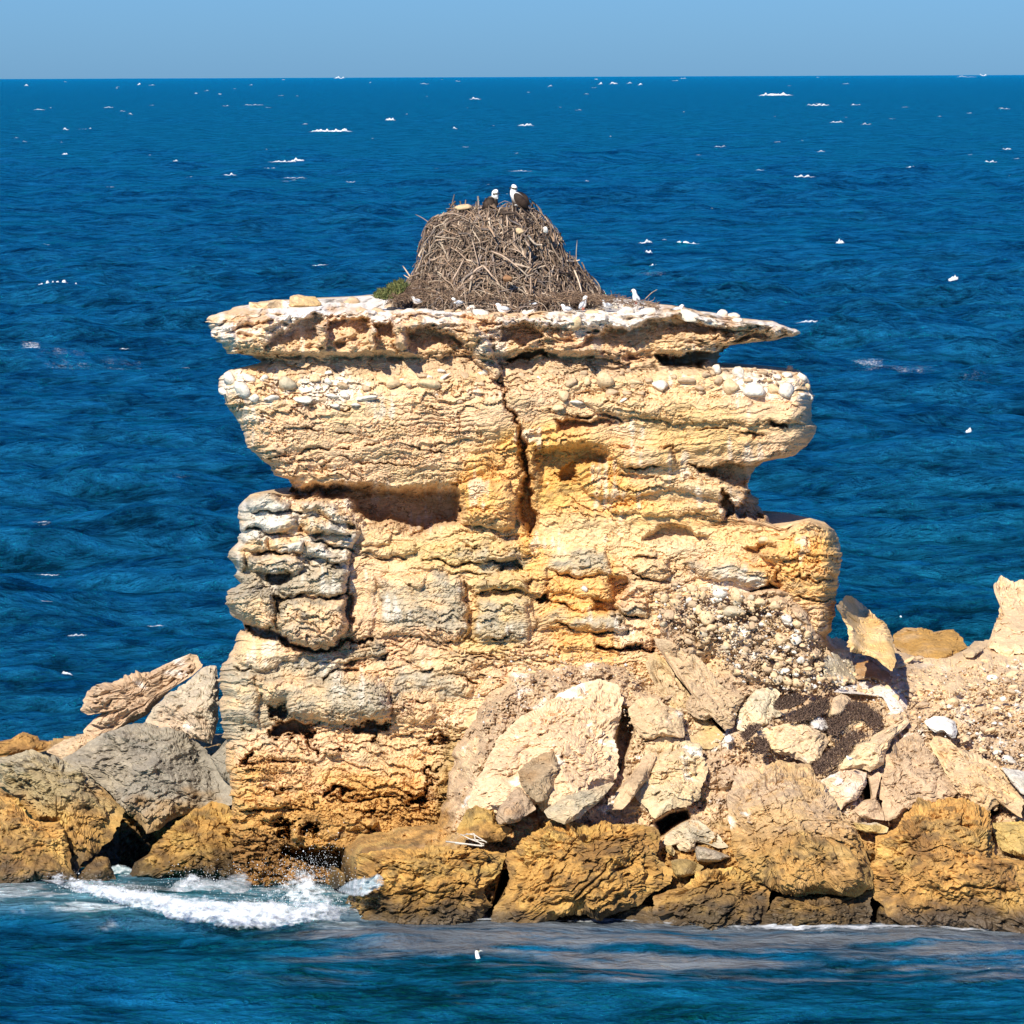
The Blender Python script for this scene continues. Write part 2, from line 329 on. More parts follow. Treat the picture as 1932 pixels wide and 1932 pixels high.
for (cx, cy, w, h) in caps:
    d = CAM_H * FPX / (cy + h * 0.4 - 143 + 0.0); s = d / FPX
    nx, ny = max(6, int(w / 1.6)), 5
    x0 = (cx - 966) * s; y0 = d + CAM_Y
    a = np.linspace(-1, 1, nx)[:, None]; b = np.linspace(0, 1, ny)[None, :]
    env = np.clip(1 - np.abs(a + 0.25 * pn(a * 2, 0 * a, cy * .7)) ** 2.2, 0, 1) ** 0.8 * np.clip(0.6 + 1.1 * pn(a * w / 11, 0 * a, cx * 0.37), 0.5 if h > 6 else 0.28, 1.5)
    X = x0 + a * w * 0.5 * s + 0 * b
    Hh = 0.95 * h * s * env * np.sin(np.pi * (0.08 + 0.84 * b)) * (1 + 0.5 * pn(a * w / 3, b * 3, cy * 0.31))
    Yy = y0 + (b - 0.5) * h * s * 2.2 + 0 * a + a * w * s * 0.12 * math.sin(cx) * 0.8
    base = waves(np.full_like(X, x0) + a * w * 0.5 * s, Yy, np.full_like(X, 3.0 if d > 400 else 0.8)) if d < 700 else np.full_like(X, 0.35)
    Zz = base * 0.8 + Hh - 0.10 * h * s + (0.25 if h > 6 else 0.1)
    CO.append((np.clip(1 - np.abs(a) ** 3, 0, 1) * np.sin(np.pi * (0.12 + 0.76 * b)) * (1.15 if h > 6 else 0.85 if h > 4 else 0.62)).ravel()); CV.append(np.stack([X, Yy, Zz], -1).reshape(-1, 3)); CF.append(gridfaces(nx, ny, off)); off += nx * ny
for (cx, cy, w, h, cv_) in [(45, 668, 90, 26, .42), (60, 655, 50, 14, .5), (190, 662, 60, 10, .4), (230, 688, 120, 26, .33), (120, 690, 160, 20, .3), (1690, 708, 230, 20, .34), (1640, 700, 90, 8, .45), (1230, 528, 90, 12, .33), (300, 1004, 70, 14, .34), (75, 1020, 60, 10, .36), (1840, 722, 120, 20, .3), (560, 340, 90, 8, .33), (690, 560, 60, 8, .3), (280, 1330, 160, 10, .3), (130, 1345, 120, 12, .34), (330, 920, 100, 14, .28)]:
    nx, ny = max(8, int(w / 3)), 12; a = np.linspace(-1, 1, nx)[:, None]; b = np.linspace(-1, 1, ny)[None, :]
    d_ = CAM_H * FPX / (cy + b * h * 0.5 + 0 * a - 143); X = (cx + a * w * 0.5 + 3 * b - 966) * d_ / FPX; Yy = d_ + CAM_Y
    CO.append((cv_ * (1 - np.abs(a) ** 3) * (1 - b ** 4) - 0.06 + 0.13 * fbm(a * w / 50, b * h / 2.6 + cy, 0, 4, 5)).ravel()); CV.append(np.stack([X, Yy, waves(X, Yy, np.full_like(X, .8)) + 0.06], -1).reshape(-1, 3)); CF.append(gridfaces(nx, ny, off)); off += nx * ny
setp(cover(mesh_np('whitecaps', np.concatenate(CV), np.concatenate(CF), M_LACE, None, True, origin=(0, 400, 0)), np.concatenate(CO)), 'white foam crests scattered over the open blue sea', kind='stuff')

# ------------------------------------------------------------------ rock colours (linear base colours of the stone itself)
CREAM = np.array([0.61, 0.45, 0.27], f32); PINK = np.array([0.57, 0.41, 0.26], f32); ORANGE = np.array([0.62, 0.39, 0.14], f32); GREY = np.array([0.37, 0.315, 0.225], f32)
DGREY = np.array([0.24, 0.215, 0.17], f32); WHITE = np.array([0.80, 0.76, 0.69], f32); OCHRE = np.array([0.45, 0.255, 0.075], f32); BROWN = np.array([0.20, 0.105, 0.038], f32)
YELLOW = np.array([0.60, 0.42, 0.13], f32); OLIVE = np.array([0.31, 0.22, 0.085], f32); WETD = np.array([0.06, 0.047, 0.032], f32); TAN = np.array([0.46, 0.335, 0.215], f32)
SHRUBC = np.array([0.12, 0.075, 0.05], f32)
def rock_col(P3, base, second=None, seed=0, tide=2.0, white=0.0, amt2=0.5):
    x, y, z = (P3[:, i].astype(f32) for i in range(3))
    n0 = fbm(x * 0.55, y * 0.55, z * 0.8, 4, seed); n1 = fbm(x * 2.1, y * 2.1, z * 4.0, 4, seed + 20)
    c = np.tile(base, (len(P3), 1)) if np.ndim(base) == 1 else base.copy()
    if second is not None: c = mixc(c, second, ss(-0.25, 0.5, n0 + 0.5 * n1) * amt2)
    c = c * (1 + 0.16 * n1[:, None])
    if white > 0:
        nw = fbm(x * 1.3, y * 0.8, z * 1.3, 4, seed + 40); c = mixc(c, WHITE, ss(0.55 - white, 0.9 - white, nw + 0.4 * n1) * 0.85)
    if tide is not None:
        zz = z + 0.45 * n0 + 0.25 * n1
        k = ss(tide + 0.35, tide - 0.45, zz)
        oc = np.tile(OCHRE, (len(P3), 1)); oc = mixc(oc, BROWN, ss(0.0, 0.55, fbm(x * 0.8, y, z * 1.0, 4, seed + 60)) * 0.8)
        oc = mixc(oc, YELLOW, ss(0.12, 0.6, fbm(x * 0.8, y, z * 1.4, 4, seed + 70)) * 0.45)
        oc = mixc(oc, OLIVE, ss(0.1, 0.6, fbm(x * 0.9, y + 5, z * 1.5, 3, seed + 80)) * 0.5)
        c = mixc(c, oc * (1 + 0.2 * n1[:, None]), k * 0.93)
        c = mixc(c, YELLOW * 0.8, ss(1.4, 0.5, zz) * ss(-0.1, 0.5, n1) * 0.35)
        c = mixc(c, (0.09, 0.06, 0.035), k * ss(0.18, 0.5, fbm(x * 3.2, y * 3.2, z * 4.2, 3, seed + 91)) * 0.6)
        c = mixc(c, BROWN * (0.75, 0.75, 0.7), ss(1.25, 0.25, z + 0.5 * n0 + 0.3 * n1) * 0.45 * k)
        c = mixc(c, WETD, ss(0.75, 0.15, z + 0.25 * n1 + 0.25 * n0) * 0.9)
    return c

# ------------------------------------------------------------------ the sea stack: one relief surface with a rounded back
Lp = np.array([(556, 735), (562, 640), (567, 560), (571, 480), (576, 468), (582, 440), (588, 425), (596, 395), (603, 388), (612, 390), (620, 402), (632, 405), (640, 412), (655, 420), (666, 432), (672, 474),
    (680, 492), (688, 480), (694, 440), (700, 428), (712, 415), (730, 413), (745, 420), (760, 426), (780, 440), (800, 452), (830, 462), (850, 475), (865, 490), (880, 510), (895, 516), (901, 545), (915, 550),
    (932, 540), (938, 470), (945, 462), (960, 450), (980, 450), (1000, 453), (1020, 447), (1038, 433), (1050, 429), (1060, 441), (1075, 447), (1085, 441), (1100, 455), (1112, 430), (1130, 426), (1145, 430),
    (1162, 434), (1175, 457), (1190, 461), (1200, 447), (1225, 440), (1240, 437), (1250, 419), (1262, 413), (1300, 415), (1350, 418), (1400, 425), (1450, 430), (1500, 438), (1600, 436), (1760, 430)], float)
Rp = np.array([(556, 960), (562, 1150), (567, 1200), (575, 1240), (582, 1290), (590, 1335), (598, 1390), (606, 1440), (614, 1480), (622, 1504), (628, 1508), (634, 1490), (640, 1455), (646, 1420), (652, 1385),
    (658, 1368), (670, 1360), (680, 1352), (686, 1345), (691, 1375), (696, 1480), (702, 1510), (712, 1522), (725, 1528), (745, 1535), (760, 1530), (790, 1532), (802, 1540), (812, 1541), (830, 1532), (845, 1518),
    (858, 1500), (866, 1478), (871, 1440), (880, 1425), (890, 1418), (905, 1412), (920, 1410), (930, 1420), (940, 1430), (955, 1434), (968, 1440), (976, 1446), (984, 1450), (987, 1500), (990, 1562), (996, 1574),
    (1005, 1580), (1030, 1586), (1060, 1588), (1080, 1583), (1100, 1580), (1120, 1577), (1150, 1575), (1190, 1570), (1210, 1560), (1260, 1545), (1400, 1530), (1760, 1500)], float)
rows = np.concatenate([np.arange(557, 700, 1.25), np.arange(700, 1690, 1.95), [1700, 1730, 1760]])
NC = 590
def jag(py, s, a): a = a * (1 + 1.5 * ss(585, 600, py) * ss(680, 665, py) + 1.3 * ss(1180, 1260, py)) * (1 - 0.7 * ss(604, 612, py) * ss(645, 635, py) * (s == 8)); return a * (fbm(py / 26.0, 0 * py, 0, 4, s, 0.6) + 0.7 * np.round(1.4 * pn(py / 9.0, 0 * py, 3.0, s)))
Lr = np.interp(rows, Lp[:, 0], Lp[:, 1]) + jag(rows, 3, 3.4) * (rows > 575)
Rr = np.interp(rows, Rp[:, 0], Rp[:, 1]) + jag(rows, 8, 3.4) * (rows > 575)
uu = np.linspace(0, 1, NC); uu = uu + 0.012 * np.sin(2 * np.pi * uu) * -1   # a little denser at the sides
def blur(v, n): k = np.hanning(n); k /= k.sum(); return np.convolve(np.pad(v, n // 2, mode='edge'), k, 'valid')[:len(v)]
Ls, Rs = blur(Lr, 91), blur(Rr, 91); U = uu[None, :]
PX = Ls[:, None] + (Rs - Ls)[:, None] * U + (Lr - Ls)[:, None] * (1 - U) ** 7 + (Rr - Rs)[:, None] * U ** 7; PY = np.repeat(rows[:, None], NC, 1)
px = PX.ravel().astype(f32); py = PY.ravel().astype(f32)
X = px / 88.0; ZZ = -py / 88.0
w1 = fbm(X * 2.2, ZZ * 2.8, 0, 4, 50); w2 = fbm(X * 2.2, ZZ * 2.8, 5.5, 4, 55)
hf = fbm(X * 11, ZZ * 13, 0, 2, 58); wx = px + 9 * w1 + 2.2 * hf; wy = py + 7 * w2 + 2.2 * fbm(X * 11, ZZ * 13, 7, 2, 59)
D = np.interp(py, [556, 566, 580, 592, 604, 640, 662, 675, 700, 715, 760, 800, 880, 905, 960, 1010, 1100, 1200, 1300, 1400, 1500, 1640, 1760],
              [-4.2, -2.6, -0.9, 0.6, 0.95, 1.08, 1.05, 0.45, 0.62, 0.85, 1.0, 1.0, 0.75, 0.55, 0.45, 0.45, 0.6, 0.8, 1.0, 1.1, 1.35, 1.7, 1.9]).astype(f32)
def rnd(poly, amt, soft):
    t = np.clip(sdf(wx, wy, poly, 24) / soft, 0, 1); return amt * np.sqrt(1 - (1 - t) ** 2)
def cut(poly, amt, soft, ramp=None):
    t = ss(-2, soft, sdf(wx, wy, poly, 24)) * amt
    if ramp: t = t * (0.18 + 0.82 * ss(ramp[0], ramp[1], wy))
    return t
CUTS = [ # niches under the cap
 (2, -0.8, 8, [(440,300),(560,220),(700,165),(745,210),(695,290),(705,345),(600,395),(410,372)], (668, 618)),
 (2, -0.75, 6, [(752,205),(1000,195),(1025,250),(1020,300),(900,300),(770,325),(755,260)], (644, 608)),
 (2, -0.7, 5, [(1042,250),(1160,210),(1172,370),(1080,330),(1050,310)], (660, 615)),
 (2, -0.95, 9, [(1250,270),(1400,235),(1520,290),(1600,330),(1600,425),(1400,425),(1265,390)], (675, 635)),
 (2, -0.4, 4, [(1050,125),(1170,112),(1200,195),(1060,190)], None), (2, -0.35, 4, [(690,165),(830,118),(880,175),(760,205)], None),
 (3, -0.7, 5, [(10,215),(90,205),(200,230),(262,290),(200,302),(130,330),(10,300)], None),
 (3, -1.0, 4, [(60,400),(140,350),(270,360),(290,385),(180,400)], None),
 (3, -0.85, 10, [(440,345),(500,262),(600,212),(800,190),(900,172),(1050,160),(1200,215),(1340,235),(1210,262),(1000,280),(880,330),(865,440),(740,405),(560,352)], (700, 610)),
 (3, -0.45, 4, [(1370,265),(1590,232),(1605,262),(1450,292),(1300,300)], None),
 (3, -1.5, 6, [(880,400),(1010,385),(1250,330),(1260,400),(1120,440),(900,440)], None),
 # recess under the upper left block
 (4, -1.8, 24, [(470,20),(600,30),(750,10),(1000,40),(1200,50),(1500,38),(1545,100),(1525,240),(1500,300),(1400,315),(1280,370),(1180,350),(1060,310),(900,290),(870,230),(800,150),(650,130),(520,160),(400,110)], (1040, 975)),
 # great vertical cleft
 (3, -0.95, 13, [(-10,470),(40,560),(60,650),(95,700),(120,790),(175,900),(185,1050),(205,1180),(225,1280),(215,1350),(180,1380),(120,1330),(95,1200),(120,1080),(100,900),(85,780),(30,640),(10,560)], None),
 # orange hollow right of it
 (3, -0.75, 22, [(195,900),(330,850),(480,850),(600,880),(650,950),(600,1010),(460,1010),(330,1110),(260,1230),(240,1350),(200,1340),(215,1180),(190,1050)], (950, 850)),
 (3, -0.9, 7, [(340,985),(380,960),(430,965),(445,1010),(440,1080),(340,1080),(328,1030)], None),
 (3, -0.8, 10, [(290,735),(420,715),(560,740),(720,760),(560,800),(500,812),(330,800)], (818, 788)),
 (3, -1.1, 9, [(1060,1000),(1250,970),(1430,975),(1500,960),(1500,1040),(1380,1090),(1375,1140),(1250,1100),(1220,1060)], (930, 890)),
 (3, -1.1, 5, [(1225,1130),(1260,1150),(1300,1200),(1330,1260),(1250,1290),(1235,1220)], None), (3, -1.6, 5, [(1360,1140),(1450,1130),(1470,1290),(1330,1290),(1300,1230),(1350,1200)], None),
 (3, -0.5, 7, [(800,1400),(850,1345),(960,1300),(1060,1330),(1180,1400),(1100,1440),(900,1430)], (1035, 995)),
 (3, -0.5, 5, [(1500,745),(1610,750),(1590,790),(1500,775)], None), (3, -0.35, 5, [(1320,790),(1480,820),(1400,835)], None),
 (4, -0.7, 7, [(300,590),(490,578),(480,620),(380,665),(330,650)], None), (4, -0.7, 6, [(370,720),(465,722),(440,770),(395,860)], None),
 (4, -0.25, 5, [(830,620),(850,700),(870,900),(820,900),(820,720)], None), (4, -0.3, 5, [(1530,620),(1600,700),(1605,1010),(1550,1010),(1560,850),(1520,740)], None),
 (4, -0.4, 5, [(1660,500),(1850,510),(1880,560),(1760,560)], None),
 (5, -0.55, 8, [(650,470),(735,475),(740,520),(720,600),(660,600),(650,520)], None), (5, -0.4, 6, [(560,590),(680,600),(690,690),(740,740),(720,700),(560,650)], None),
 (5, -0.7, 5, [(590,825),(700,828),(870,850),(870,868),(700,850),(590,842)], None), (5, -0.7, 6, [(280,590),(350,560),(360,620),(300,625)], None),
 (5, -1.0, 8, [(1340,560),(1440,520),(1500,560),(1560,620),(1640,700),(1560,700),(1450,600),(1380,590)], None),
 (5, -0.35, 6, [(1300,350),(1450,330),(1470,370),(1380,385)], None),
 # undercut line below the grey tower, then the holes lower down
 (4, -0.8, 6, [(190,885),(330,900),(430,960),(490,1010),(610,1050),(740,1032),(820,985),(985,975),(985,995),(830,1005),(745,1055),(620,1080),(470,1040),(400,985),(210,960)], None),
 (12, -1.0, 7, [(485,570),(610,568),(640,640),(640,690),(490,690)], None),
 (12, -1.6, 8, [(495,692),(640,690),(740,705),(845,712),(815,800),(810,870),(900,965),(800,920),(770,870),(740,815),(600,830),(500,810)], None),
 (12, -1.1, 5, [(1050,712),(1380,690),(1380,745),(1290,800),(1280,870),(1240,800),(1090,765)], None), (12, -0.9, 5, [(1610,820),(1750,805),(1815,825),(1780,860),(1640,865)], None),
 (12, -0.9, 4, [(950,905),(1050,915),(1050,940),(1010,945)], None), (12, -0.9, 5, [(290,930),(350,925),(400,1030),(370,1055),(320,1020)], None),
 (12, -1.3, 5, [(1620,1040),(1780,1000),(1785,1025),(1690,1050),(1690,1230),(1670,1310),(1560,1350),(1490,1290),(1480,1240),(1640,1235),(1660,1100)], None),
 (12, -1.0, 5, [(860,1170),(1000,1165),(1110,1205),(1090,1245),(980,1235),(900,1230)], None), (12, -0.9, 5, [(1110,1350),(1260,1340),(1350,1390),(1280,1395)], None),
 (12, -1.2, 5, [(600,1380),(630,1400),(620,1520),(580,1610),(550,1580),(570,1450)], None), (12, -1.2, 5, [(760,1440),(850,1430),(850,1490),(790,1530),(750,1500)], None),
 (12, -0.7, 4, [(480,1180),(620,1180),(600,1210),(540,1215),(480,1250)], None), (12, -0.8, 4, [(600,1330),(760,1310),(740,1350),(640,1350)], None),
 (12, -1.5, 9, [(560,1620),(880,1600),(1100,1640),(1110,1820),(900,1800),(700,1740),(560,1700)], None), (12, -0.5, 4, [(200,720),(260,735),(370,740),(360,775),(300,765)], None),
]
RNDS = [
 # buttress and hanging lumps at the cap
 (2, 0.8, 12, [(1612,345),(1655,225),(1740,290),(1790,400),(1825,560),(1780,575),(1640,430)]), (2, 0.8, 7, [(690,240),(755,215),(775,370),(700,370)]), (2, 0.8, 7, [(1010,265),(1050,260),(1048,395),(1015,395)]),
 (2, 0.9, 9, [(1170,235),(1240,230),(1250,330),(1270,400),(1200,400),(1165,370)]), (3, 0.35, 4, [(440,345),(560,362),(725,402),(700,425),(560,405),(450,385)]),
 (2, 0.5, 14, [(80,310),(330,240),(560,180),(440,310),(380,400),(180,410)]),
 # columns beside the cleft
 (4, 0.75, 26, [(1510,60),(1600,20),(1800,20),(1850,120),(1830,300),(1700,330),(1530,300),(1500,200)]),
 # upper right ledges
 (3, 0.35, 10, [(620,890),(950,865),(1000,990),(880,990),(700,1005),(660,960)]), (3, 0.30, 12, [(470,1060),(760,1050),(900,1060),(1120,1060),(1240,1120),(1260,1190),(1150,1170),(900,1130),(730,1165),(560,1180),(450,1120)]),
 (3, 0.30, 10, [(560,1220),(900,1190),(1100,1200),(1240,1230),(1250,1290),(1100,1260),(900,1270),(700,1260)]), (3, 0.35, 14, [(430,600),(580,600),(850,620),(1100,600),(1500,650),(1700,660),(1720,760),(1300,760),(900,740),(560,720)]),
 # right lobe
 (5, 0.85, 30, [(1430,290),(1600,215),(1740,245),(1800,350),(1810,480),(1780,560),(1750,770),(1680,790),(1560,650),(1490,560),(1500,450),(1380,380)]),
 (5, 0.45, 12, [(345,370),(500,340),(640,370),(650,470),(560,500),(480,495),(350,440)]), (5, 0.35, 7, [(738,358),(890,360),(895,392),(740,392)]), (5, 0.45, 12, [(738,402),(950,400),(955,480),(900,512),(820,503),(755,450)]),
 (5, 0.6, 14, [(1010,400),(1200,392),(1345,420),(1490,450),(1485,520),(1430,570),(1350,540),(1170,512),(1040,450)]), (5, 0.4, 10, [(345,505),(640,510),(662,590),(580,602),(380,570)]), (5, 0.3, 9, [(740,520),(900,515),(960,545),(830,600),(740,580)]),
 (5, 0.45, 10, [(690,625),(820,600),(855,670),(800,692),(700,672)]), (5, 0.5, 12, [(300,672),(500,640),(720,670),(742,742),(540,768),(300,750)]), (5, 0.3, 8, [(390,602),(560,590),(640,622),(520,652),(400,640)]),
 (5, 0.4, 9, [(590,788),(850,770),(872,850),(700,842),(590,828)]), (5, 0.4, 9, [(268,440),(350,430),(352,560),(300,612),(270,560)]), (5, 0.4, 9, [(0,340),(160,320),(240,300),(290,380),(200,400),(0,410)]), (5, 0.4, 9, [(0,500),(260,500),(270,560),(160,575),(0,560)]),
 (5, 0.35, 9, [(0,590),(260,600),(300,700),(290,770),(180,790),(0,780)]), (5, 0.35, 9, [(400,780),(580,780),(590,850),(400,850)]),
 # grey tower and its stones
 (4, 0.55, 12, [(210,150),(340,100),(470,200),(530,150),(690,140),(850,220),(890,300),(880,380),(840,440),(830,560),(830,700),(820,900),(740,1030),(620,1056),(480,1010),(400,950),(200,900),(60,720),(70,470),(140,250)]),
 (4, 0.5, 10, [(208,200),(230,140),(340,103),(440,150),(472,212),(380,232),(220,212)]), (4, 0.5, 10, [(522,190),(560,150),(690,140),(800,210),(855,272),(780,282),(640,215)]), (4, 0.5, 12, [(150,250),(350,250),(505,238),(492,300),(400,352),(290,332),(170,300)]),
 (4, 0.55, 12, [(518,270),(620,240),(775,300),(835,342),(700,358),(560,322)]), (4, 0.5, 10, [(350,400),(440,375),(562,400),(562,480),(430,462),(350,440)]), (4, 0.5, 10, [(568,420),(650,390),(722,450),(842,502),(760,524),(600,492)]),
 (4, 0.4, 9, [(180,400),(340,360),(350,450),(240,460),(150,430)]), (4, 0.6, 12, [(228,480),(500,468),(562,530),(540,582),(390,602),(240,572)]), (4, 0.6, 14, [(450,600),(740,538),(822,600),(822,700),(700,744),(500,714),(390,682)]),
 (4, 0.65, 16, [(388,735),(600,742),(812,750),(822,930),(740,1024),(540,1034),(440,962),(378,850)]), (4, 0.5, 9, [(80,470),(200,460),(222,530),(180,582),(130,522)]), (4, 0.55, 12, [(70,720),(230,668),(382,710),(372,860),(402,932),(250,882),(90,820)]),
 (4, 0.35, 8, [(140,590),(250,580),(290,650),(330,680),(180,660)]), (4, 0.4, 9, [(165,330),(330,335),(300,390),(180,400)]),
 (4, 0.35, 9, [(895,400),(980,318),(1105,360),(1085,405),(940,422)]), (4, 0.4, 9, [(878,452),(1240,380),(1245,452),(1180,492),(1000,482)]), (4, 0.4, 10, [(1288,490),(1450,400),(1832,452),(1875,512),(1700,524),(1450,532)]),
 (4, 0.3, 7, [(1180,540),(1500,548),(1700,590),(1560,588),(1330,575)]), (4, 0.5, 16, [(1000,600),(1170,600),(1500,590),(1528,740),(1555,900),(1500,1015),(1380,1004),(1180,962),(1010,962),(1020,780)]),
 (4, 0.25, 8, [(840,600),(990,600),(995,800),(958,962),(830,962),(850,800)]), (4, 0.3, 7, [(1175,598),(1290,620),(1282,682),(1180,662)]), (4, 0.35, 9, [(1600,590),(1925,588),(1925,682),(1750,704),(1600,682)]),
 (4, 0.45, 14, [(1618,720),(1935,718),(1935,1012),(1800,994),(1618,994)]), (4, 0.35, 8, [(930,250),(985,255),(990,295),(925,298)]), (4, 0.3, 7, [(1480,360),(1700,330),(1800,400),(1620,430)]),
 (4, 0.45, 12, [(700,1130),(850,1060),(990,1010),(1090,1060),(960,1110),(820,1140)]), (4, 0.35, 12, [(1180,1060),(1290,1020),(1600,1080),(1740,1100),(1600,1180),(1400,1190),(1270,1180)]), (4, 0.3, 12, [(140,960),(400,960),(560,1060),(500,1110),(280,1180),(150,1110)]),
 (4, 0.8, 30, [(270,1200),(480,1230),(700,1235),(760,1170),(1000,1200),(1095,1330),(1085,1475),(800,1492),(560,1482),(470,1452),(450,1375),(340,1370),(280,1300)]), (4, 0.35, 14, [(60,1180),(270,1200),(290,1340),(280,1500),(60,1480),(40,1300)]),
 (4, 0.3, 14, [(1100,1300),(1250,1290),(1370,1400),(1330,1500),(1100,1490)]), (4, 0.3, 10, [(1370,1200),(1500,1205),(1600,1250),(1580,1340),(1370,1290)]),
 (12, 0.5, 12, [(410,1330),(420,1270),(560,1240),(640,1260),(640,1310),(500,1340)]), (12, 0.4, 10, [(220,1200),(300,1280),(400,1290),(400,1340),(300,1360),(240,1290)]), (12, 0.4, 7, [(870,930),(920,900),(1000,930),(1010,965),(930,970)]),
 (12, 0.5, 12, [(620,1480),(720,1460),(750,1540),(700,1580),(620,1540)]), (12, 0.4, 10, [(410,1400),(560,1340),(590,1360),(500,1440),(430,1430)]), (12, 0.4, 10, [(1040,1390),(1230,1370),(1280,1440),(1200,1500),(1060,1480)]),
 (12, 0.35, 12, [(1690,1050),(1790,1020),(1790,1120),(1710,1130)]),
]
for r, a, s, q in RNDS: D += rnd(Z(r, q), a * ((0.72 if r == 4 and q[0][0] < 600 else 0.5) if (r in (4, 5) and a < 0.7) else 0.75), s * 1.25)
cutsum = np.zeros_like(D)
wx0, wy0 = wx, wy
w3 = fbm(X * 4.5, ZZ * 6.5, 2.2, 4, 151, 0.65); w4 = fbm(X * 4.5, ZZ * 6.5, 8.2, 4, 153, 0.65)
for r, a, s, q, rp in CUTS:
    if r == 12: wx, wy = px + 12 * w1 + 13 * w3, py + 6 * w2 + 9 * w4; a = a * 0.8; s = s + 4
    else: wx, wy = wx0 + 4 * w3, wy0 + 3 * w4
    c = cut(Z(r, q), a, s, rp); cutsum = np.minimum(cutsum, c)
D += cutsum
wx, wy = wx0, wy0
LINES = [ # cracks and bedding gaps: region, half width, depth, points
 (3, 4, .5, [(440,705),(560,725),(690,745),(870,742)]), (3, 3, .4, [(620,892),(700,890),(800,893),(950,868)]), (3, 3.5, .5, [(690,1010),(800,1000),(880,988)]), (3, 3, .3, [(970,870),(975,930),(1000,990)]),
 (3, 3, .4, [(1000,990),(1080,1003),(1160,1010)]), (3, 3, .3, [(580,700),(600,650),(660,640),(800,620)]), (3, 2.5, .3, [(280,700),(440,715),(600,705)]), (3, 2.5, .3, [(1080,790),(1180,790),(1280,770)]),
 (4, 3.5, .5, [(1170,970),(1300,970),(1440,1010),(1560,1008)]), (4, 3, .45, [(800,1140),(980,1120),(1060,1090),(1085,1060)]), (4, 3, .4, [(690,1235),(750,1170),(880,1160)]), (4, 3.5, .5, [(1370,1200),(1500,1205),(1600,1250)]),
 (4, 3, .4, [(1150,1090),(1270,1185),(1340,1170)]), (4, 3, .35, [(1530,1080),(1740,1100)]), (4, 3, .3, [(1380,1290),(1360,1360),(1240,1370)]), (4, 4, .6, [(210,300),(300,340),(400,358),(470,340)]), (4, 4, .6, [(530,310),(590,345),(700,360),(830,350)]),
 (4, 4, .6, [(440,350),(560,360),(700,400),(860,440)]), (4, 4, .6, [(250,460),(350,455),(450,470),(560,490),(700,505),(770,520)]), (4, 3.5, .5, [(640,215),(740,270),(850,290)]), (4, 3, .4, [(210,215),(380,235),(540,215)]),
 (4, 4, .6, [(500,715),(620,715),(700,745),(820,700)]), (4, 3, .4, [(900,490),(1000,505),(1180,495)]), (4, 3, .4, [(1290,495),(1400,520),(1500,530),(1640,515)]), (4, 3, .35, [(1330,560),(1480,580),(1600,585),(1760,575)]),
 (4, 3, .35, [(1190,660),(1280,670)]), (4, 3, .5, [(1610,685),(1750,700),(1850,700),(1900,720)]), (5, 3, .4, [(400,475),(480,498),(560,500)]), (5, 3, .4, [(755,380),(800,388),(890,388)]), (5, 3, .4, [(760,450),(820,505),(900,515)]),
 (5, 3.5, .5, [(380,735),(520,768),(720,765),(740,740)]), (5, 3, .5, [(690,668),(800,692),(850,680)]), (5, 3, .4, [(350,620),(450,650),(530,655)]), (5, 3, .3, [(1250,260),(1240,340)]), (5, 3, .4, [(1480,590),(1600,590),(1700,610),(1760,610)]),
 (5, 2.5, .3, [(1480,500),(1640,490),(1770,505)]), (5, 2.5, .3, [(1500,420),(1650,410),(1780,440)]), (5, 3, .4, [(0,795),(100,790),(290,760)]), (5, 3, .4, [(0,900),(60,905),(100,890)]),
 (12, 3, .4, [(240,300),(300,330),(400,320)]), (12, 3, .5, [(290,1350),(400,1355),(600,1330),(750,1310)]), (12, 3, .5, [(480,970),(600,990),(830,1020)]), (12, 3, .5, [(900,1230),(1100,1290),(1300,1250),(1450,1240)]),
 (12, 3, .4, [(260,1060),(360,1060)]), (12, 3, .4, [(1000,1380),(1130,1430),(1260,1490)]), (12, 3, .4, [(430,1440),(500,1520),(480,1640)]),
 (2, 2.5, .3, [(450,900),(640,860),(780,870),(900,910),(1050,905)]), (2, 2.5, .3, [(260,780),(420,800),(600,850)]), (2, 2.5, .35, [(700,1100),(840,1040),(980,1060),(1150,1080),(1300,1090)]), (2, 2.5, .3, [(500,700),(760,735),(900,760)]),
 (2, 2.5, .3, [(1400,740),(1560,760),(1560,1000),(1600,1100)]), (2, 2.5, .3, [(380,1050),(600,1010),(800,980),(900,990)]), (2, 2.5, .3, [(1000,970),(1180,950),(1400,1000),(1540,1010)]),
]
lm = 0.15 + 0.85 * ss(-0.25, 0.25, pn(X * 2.6, ZZ * 2.6, 3.3, 77))
for r, w, a, q in LINES:
    d = linedist(wx, wy, Z(r, q), 20); D -= a * 0.75 * np.exp(-(d / (w * 0.6)) ** 2) * lm
